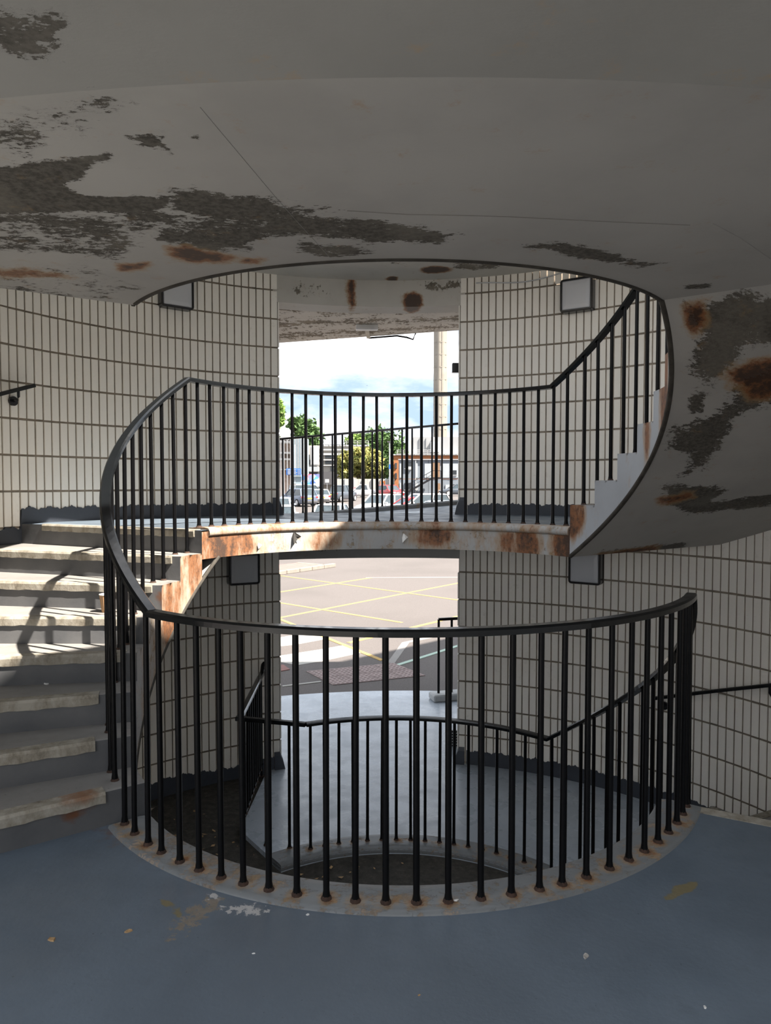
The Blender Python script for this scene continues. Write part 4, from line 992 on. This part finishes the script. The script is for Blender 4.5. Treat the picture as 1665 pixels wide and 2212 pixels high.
# pale blue clad tower
o, add = thing('clad_tower', 'pale blue tower clad in vertical corrugated sheets', 'building', 643, 90)
add('core', panel(MB(), 632, 657, 944, 1045, 90, 5), M_paleblue)
for i in range(9): add('sheet', panel(MB(), 632+i*2.8, 633.9+i*2.8, 942+i*.6, 1030, 89.75, .25), M_paleblue if i % 2 else M_ltgrey)
# scaffolded building at the far left
o, add = thing('scaffold_building', 'open-fronted building with white floor slabs at the far left of the doorway', 'building', 614, 88)
add('wall', panel(MB(), 570, 630, 950, 1085, 91, 4), simple('dusky_brick', (.42, .33, .28), .9, vary=.3, scale=2))
for y0, y1 in ((941, 946), (952, 956), (976, 979.5), (990, 993), (1013, 1015)): add('floor_slab', panel(MB(), 570, 629, y0, y1, 88, 3), M_white)
for x0 in (599, 606, 613, 620, 627): add('post', panel(MB(), x0, x0+1.0, 944, 1085, 87.8, .2), M_steel)
# hoarding
o, add = thing('site_hoarding', 'pale panelled site hoarding across the back of the car park', 'fence', 790, 98)
for i in range(13): add('panel', panel(MB(), 725+i*9.8, 734.4+i*9.8, 1034.5, 1075, 98+(.06 if i % 2 else 0), .15), M_hoard)
for i in range(7): add('post', panel(MB(), 724.5+i*19.6, 726+i*19.6, 1033.5, 1076, 97.85, .2), M_steel)
o, add = thing('warning_sign', 'dark red sign on the pale hoarding', 'sign', 765, 97)
add('board', panel(MB(), 759.5, 771.5, 1053, 1061, 97.86, .2), M_red); m = MB(); panel(m, 763, 766, 1055, 1056, 97.82, .06); panel(m, 762, 770, 1058, 1059, 97.82, .06); add('lettering', m, M_white)
o, add = thing('orange_door', 'bright orange door set in the hoarding', 'door', 826.5, 97)
add('leaf', panel(MB(), 821, 832, 1039, 1077, 97.88, .2), M_orange); add('notice', panel(MB(), 825, 829, 1043, 1047, 97.83, .08), M_white)
# blue direction sign
o, add = thing('direction_sign', 'blue direction sign with white lines on a thin post', 'sign', 634, 70)
add('post', panel(MB(), 636.4, 637.4, 960, 1080, 70.2, .08), M_steel); add('board', panel(MB(), 618.5, 650, 1012, 1026, 70, .08), M_blue)
m = MB()
for i in range(4): panel(m, 621, 621+(9, 11, 8, 10)[i], 1014+i*3, 1015.3+i*3, 69.95, .04); panel(m, 634, 634+(6, 5, 7, 6)[i], 1014+i*3, 1015.2+i*3, 69.95, .04); panel(m, 643, 644.6, 1014+i*3, 1015.6+i*3, 69.95, .04); panel(m, 646.6, 648.2, 1014+i*3, 1015.6+i*3, 69.95, .04)
add('lettering', m, M_white)
# mural board
def mural():
    t = NT('mural_print'); n = t.voro(2.2, 'F1', 'Color'); s_ = t.n.new('ShaderNodeSeparateColor'); t.l.new(n, s_.inputs[0])
    t.put('Base Color', t.ramp(s_.outputs[0], (0.0, (.04, .08, .35)), (.3, (.10, .35, .75)), (.5, (.55, .08, .12)), (.65, (.80, .80, .84)), (.85, (.08, .10, .30)))); t.put('Roughness', .6); return t.m
o, add = thing('mural_board', 'blue, red and white printed mural board behind the parked cars', 'poster', 671, 84)
add('board', panel(MB(), 651, 690, 1024, 1051, 84, .1), mural()); add('post', panel(MB(), 690.5, 692, 1022, 1090, 84, .1), M_white)
o, add = thing('notice_board', 'small white notice on a post beside the mural', 'sign', 706, 86)
add('board', panel(MB(), 702, 710.5, 1035, 1042.5, 86, .06), M_white); add('post', panel(MB(), 706, 707, 1040, 1090, 86.05, .06), M_steel)
o, add = thing('lamp_post', 'slim grey lamp post in front of the tall trees', 'lamp post', 842, 92)
m = MB(); m.tube([(X(842, 92), 92, gz(0, 92)), (X(841, 92), 92, Z(955, 92))], [.12, .07], 8); add('post', m, M_steel); add('lantern', panel(MB(), 836, 843, 953, 955.5, 91.8, .3), M_dark)
add('plate', panel(MB(), 840, 844.5, 1003, 1013, 91.7, .08), M_blue)

# ---------------------------------------------------------------- trees
def leaf_mat(name, a, b):
    t = NT(name); n = t.noise(1.3, 7, .75); t.put('Base Color', t.ramp(n, (.36, a), (.64, b))); t.put('Roughness', .7)
    t.put('Subsurface Weight', 0.0); return t.m
ML = [leaf_mat('leaf_green', (.03, .075, .018), (.10, .18, .045)), leaf_mat('leaf_light', (.09, .18, .03), (.22, .33, .07)), leaf_mat('leaf_gold', (.07, .11, .02), (.34, .30, .085))]
M_bark = simple('bark', (.10, .075, .05), .95, vary=.3)
def tree(label, px, Y, x0, x1, y0, y1, mat, nclump, seed, nleaf=2600, cat='tree', group='trees and shrubs beyond the car park', size=.5):
    rg = np.random.default_rng(seed); xc = X((x0+x1)/2, Y); o = empty('tree' if cat == 'tree' else 'shrub', (xc, Y, gz(xc, Y))); tag(o, label, cat, group)
    hw = (X(x1, Y)-X(x0, Y))/2; zb, zt = Z(y1, Y)-gz(xc, Y), Z(y0, Y)-gz(xc, Y)
    cl = np.stack([rg.uniform(-.75, .75, nclump)*hw, rg.uniform(-.7, .7, nclump)*hw, zb+(zt-zb)*rg.uniform(.12, .86, nclump)], 1)
    cl[:, 0] *= np.sqrt(np.clip(1-((cl[:, 2]-(zb+zt)*.48)/((zt-zb)*.62))**2, .15, 1)); cr_ = rg.uniform(.16, .30, nclump)*min(2*hw, zt-zb)
    m = MB(); vs = []; fs = []
    k = rg.integers(0, nclump, nleaf); dirs = rg.normal(size=(nleaf, 3)); dirs /= np.linalg.norm(dirs, axis=1)[:, None]
    P = cl[k]+dirs*(cr_[k]*rg.uniform(.45, 1.05, nleaf))[:, None]
    cz = (zb+zt)/2; e = np.sqrt((P[:, 0]/(hw*1.02))**2+(P[:, 1]/(hw*1.02))**2+((P[:, 2]-cz)/((zt-zb)*.52))**2); lim = 1.0+.10*np.sin(P[:, 0]*3.1+seed)+.08*np.sin(P[:, 2]*4.3+seed*2)
    sc_ = np.where(e > lim, lim/np.maximum(e, 1e-6)*rg.uniform(.8, 1, nleaf), 1.0); P[:, 0] *= sc_; P[:, 1] *= sc_; P[:, 2] = cz+(P[:, 2]-cz)*sc_
    for i in range(nleaf):
        a = rg.normal(size=3); a /= np.linalg.norm(a); b = np.cross(a, rg.normal(size=3)); b /= np.linalg.norm(b)+1e-9; s = size*rg.uniform(.5, 1.2)
        q = len(vs); vs += [tuple(P[i]-a*s), tuple(P[i]+b*s*.45), tuple(P[i]+a*s), tuple(P[i]-b*s*.45)]; fs.append((q, q+1, q+2, q+3))
    m.add(vs, fs); f = link_mesh('foliage', m.mesh('foliage', mat), None, o)
    m = MB(); m.tube([(0, 0, 0), (.1, 0, zb*.6+.5), (0, 0, (zb+zt)/2)], [.28, .2, .08], 7)
    for i in range(min(6, nclump)): m.tube([(0, 0, max(.5, zb*.7)), tuple(cl[i])], [.12, .03], 5)
    link_mesh('trunk', m.mesh('trunk', M_bark), None, o)
tree('bright green tree peeping in at the left jamb', 600, 60, 570, 617, 848, 965, ML[1], 16, 1, 2600, size=.28)
tree('dark green rounded tree left of centre above the blue sign', 655, 135, 612, 698, 896, 990, ML[0], 26, 2, 4200)
tree('tall bushy tree in the middle behind the golden shrub', 830, 132, 768, 882, 922, 1040, ML[0], 34, 3, 5200)
tree('pale tree top showing over the cream building', 772, 130, 735, 800, 934, 985, ML[1], 14, 4, 1800)
tree('golden green shrub in front of the hoarding', 772, 104, 722, 832, 966, 1040, ML[2], 30, 5, 4200, cat='shrub')

# ---------------------------------------------------------------- parked vehicles
M_tyre = simple('tyre', (.02, .02, .02), .9); M_hub = simple('alloy', (.55, .55, .56), .35, .6); M_plate = simple('yellow_plate', (.85, .62, .05), .5, vary=.03); M_plw = simple('white_plate', (.85, .85, .82), .5, vary=.03)
M_tail = simple('tail_red', (.45, .02, .02), .25, vary=.1); M_head = simple('headlamp', (.75, .78, .80), .12, vary=.05)
M_carglass = simple('car_glass', (.05, .065, .075), .06, vary=.2)
def paint(name, col): t = NT(name); n = t.noise(3, 2); t.put('Base Color', t.mix(n, col, tuple(c*.92 for c in col))); t.put('Roughness', .28); t.put('Coat Weight', .6); t.put('Coat Roughness', .05); return t.m
PT = {'greyblue': paint('paint_greyblue', (.10, .125, .18)), 'white': paint('paint_white', (.50, .50, .50)), 'grey': paint('paint_grey', (.20, .21, .225)), 'dark': paint('paint_dark', (.05, .06, .075)),
      'silver': paint('paint_silver', (.38, .40, .42)), 'red': paint('paint_red', (.42, .02, .025)), 'paleblue': paint('paint_paleblue', (.36, .43, .52)), 'black': paint('paint_black', (.02, .02, .025))}
KIND = {  # length, width, belt, roof, (greenhouse x: rear bottom, front bottom, rear top, front top), hood height, tail height
 'suv': (4.5, 1.86, 1.02, 1.66, (-2.1, 1.05, -1.75, .25), .98, 1.02), 'hatch': (4.1, 1.76, .92, 1.48, (-1.95, .95, -1.5, .15), .86, .92),
 'estate': (4.7, 1.82, .92, 1.46, (-2.25, 1.0, -1.75, .2), .86, .92), 'van': (5.2, 1.98, 1.25, 2.2, (-.0, 1.9, -.2, 1.1), 1.12, 2.15), 'mpv': (5.0, 1.92, 1.08, 1.78, (-2.35, 1.45, -2.2, .6), .98, 1.08), 'pickup': (5.2, 1.9, 1.08, 1.78, (-.75, 1.25, -.5, .45), 1.06, 1.05)}
def car(label, kind, color, px, py_base, Y, heading):
    L, W, belt, roof, (xr, xf, tr, tf), hood, tail = KIND[kind]
    if py_base < 0:                 # negative: the photo row of the roof line; find the distance that fits it
        Y = min(np.linspace(30, 95, 261), key=lambda q: abs(gz(X(px, q), q)+roof-Z(-py_base, q)))
    x = X(px, Y); o = empty('car' if kind not in ('van', 'pickup') else kind, (x, Y, gz(x, Y)), R_(heading))
    tag(o, label, 'car' if kind not in ('van', 'pickup') else kind, 'parked vehicles'); pm = PT[color]; hw = W/2
    P = lambda nm, m, mat, par=None: link_mesh(nm, m.mesh(nm, mat), None, par or o)
    m = MB(); st_ = [(-L/2, .38, tail*.86, .86), (-L/2+.12, .24, tail, .97), (-L/2+.7, .2, tail, 1), (xr+.3, .2, belt if kind != 'van' else tail, 1), (0, .2, belt if kind != 'van' else belt, 1), (xf, .2, hood+.04, 1), (L/2-.35, .22, hood*.9, .96), (L/2-.06, .3, hood*.74, .84), (L/2, .36, hood*.6, .76)]
    if kind == 'van': st_ = [(-L/2, .3, 2.1, .94), (-L/2+.1, .25, 2.2, 1), (-.2, .25, 2.2, 1), (-.05, .25, belt, 1), (xf, .25, hood, 1), (L/2-.2, .25, hood*.85, .95), (L/2, .35, hood*.6, .85)]
    st_.sort(); vs = []
    for sx, zb, zt, k in st_:
        h = hw*k; vs += [(sx, -h*.9, zb), (sx, -h, zb+.18), (sx, -h, zt-.14), (sx, -h*.93, zt-.02), (sx, 0, zt+.02), (sx, h*.93, zt-.02), (sx, h, zt-.14), (sx, h, zb+.18), (sx, h*.9, zb)]
    n = 9; m.add(vs, [(i*n+j, i*n+(j+1) % n, (i+1)*n+(j+1) % n, (i+1)*n+j) for i in range(len(st_)-1) for j in range(n)], True); m.add(vs[:n], [tuple(range(n))]); m.add(vs[-n:], [tuple(range(n))])
    P('body', m, pm)
    ht = hw*.76; b = hw*.93
    def ring(xa, xb, h_, z): return [(xa, -h_, z), (xb, -h_, z), (xb, h_, z), (xa, h_, z)]
    lo, hi = ring(xr, xf, b, belt-.06), ring(tr, tf, ht, roof-.06)
    m = MB(); m.add(lo+hi, [(0, 1, 5, 4), (1, 2, 6, 5), (2, 3, 7, 6), (3, 0, 4, 7), (4, 5, 6, 7)]); P('windows', m, M_carglass)
    m = MB(); r0_, r1_ = ring(tr-.05, tf+.06, ht+.02, roof-.08), ring(tr+.12, tf-.1, ht-.1, roof); m.add(r0_+r1_, [(0, 1, 5, 4), (1, 2, 6, 5), (2, 3, 7, 6), (3, 0, 4, 7), (4, 5, 6, 7), (3, 2, 1, 0)]); rf = P('roof', m, pm)
    for sy in (-1, 1):
        m = MB()
        for xa, xb in ((xr, tr), (xf, tf), ((xr+xf)*.5, (tr+tf)*.5)): m.bar((xa, sy*(b-.0), belt-.06), (xb, sy*(ht+.01), roof-.06), .09, .07)
        P('pillar', m, pm)
    for sx in (-L/2+.85, L/2-.9):
        for sy in (-1, 1):
            m = MB(); m.tube([(sx, sy*(hw-.22), .34), (sx, sy*(hw+.02), .34)], .34, 18); wl_ = P('wheel', m, M_tyre)
            m = MB(); m.tube([(sx, sy*(hw), .34), (sx, sy*(hw+.03), .34)], .22, 12)
            for q in range(5): t = q*1.2566; m.bar((sx, sy*(hw+.03), .34), (sx+.21*math.cos(t), sy*(hw+.03), .34+.21*math.sin(t)), .03, .06)
            P('hub', m, M_hub, wl_)
    for sy in (-1, 1):
        P('tail_light', MB().box((-L/2+.06, sy*hw*.82, tail*.82), (.14, .26, .16), 0, .03), M_tail); P('headlight', MB().box((L/2-.12, sy*hw*.70, hood*.72), (.2, .32, .14), 0, .03), M_head)
    P('number_plate', MB().box((-L/2-.01, 0, tail*.72), (.03, .52, .12)), M_plate); P('number_plate', MB().box((L/2+.01, 0, .42), (.03, .52, .11)), M_plw)
    P('bumper', MB().box((-L/2+.03, 0, .42), (.16, W*.86, .22), 0, .04), M_dark); P('grille', MB().box((L/2-.01, 0, .58), (.06, W*.55, .16), 0, .02), M_dark)
    for sy in (-1, 1): P('mirror', MB().box((xf-.25, sy*(hw+.08), belt+.02), (.14, .2, .13), 0, .03), pm)
car('blue-grey estate car with a yellow rear plate at the left of the car park', 'suv', 'greyblue', 643, -1055, 62, 128)
car('long grey people carrier standing behind the blue-grey car', 'mpv', 'grey', 668, 0, 79, 12)
car('white car parked between the blue-grey car and the van', 'hatch', 'white', 684, 0, 69, 112)
car('dark pickup with its tail toward the viewer near the hoarding', 'pickup', 'dark', 735, 0, 74, 68)
car('silver car at the bottom centre showing its rear window', 'hatch', 'silver', 722, -1087, 46, 82)
car('white hatchback cut off by the left jamb', 'hatch', 'white', 606, -1090, 41, 100)
car('pale blue car behind the white hatchback at the left jamb', 'hatch', 'paleblue', 606, -1074, 50, 95)
car('white car facing the viewer right of centre', 'suv', 'white', 822, -1067, 60, 238)
car('red car parked far back beneath the orange door', 'suv', 'red', 843, 0, 88, 300)
car('white work truck parked against the hoarding', 'pickup', 'white', 785, 0, 94, 175)
car('red hatchback low in the right of the car park', 'estate', 'red', 884, -1073.5, 50, 202)
car('white estate car behind the red hatchback on the right', 'suv', 'white', 905, -1066, 57, 200)
car('pale silver-blue car nearest on the right, its roof above the kerb', 'estate', 'paleblue', 936, -1081, 43, 196)
car('dark blue car at the far right by the cabins', 'hatch', 'dark', 985, 0, 84, 190)

# two small birds in the sky
for i, (px, py) in enumerate(((801, 797), (793, 833))):
    Yb = 40; x = X(px, Yb); z = Z(py, Yb); m = MB()
    m.add([(-.06, 0, .03), (0, .03, 0), (.06, .01, .035), (0, -.04, .0), (0, 0, -.015)], [(0, 1, 4), (1, 2, 4), (0, 4, 3), (3, 4, 2), (0, 3, 1), (1, 3, 2)])
    tag(m.build('bird', M_black, None, loc=(x, Yb, z)), 'tiny dark bird, the %s of two in the sky' % ('upper', 'lower')[i], 'bird', 'birds in the sky')
# unseen block added on the right to cast the shade across the yard
nb = MB(); nb.prism([(4.7, -1.5), (4.7, 3.6), (7.6, 6.4), (18, 6.4), (18, -1.5)], GZ-.2, 7.7)
tag(nb.build('unseen_shade_block', M_out), 'unseen block added beyond the right jamb to shade the yard', kind='structure')
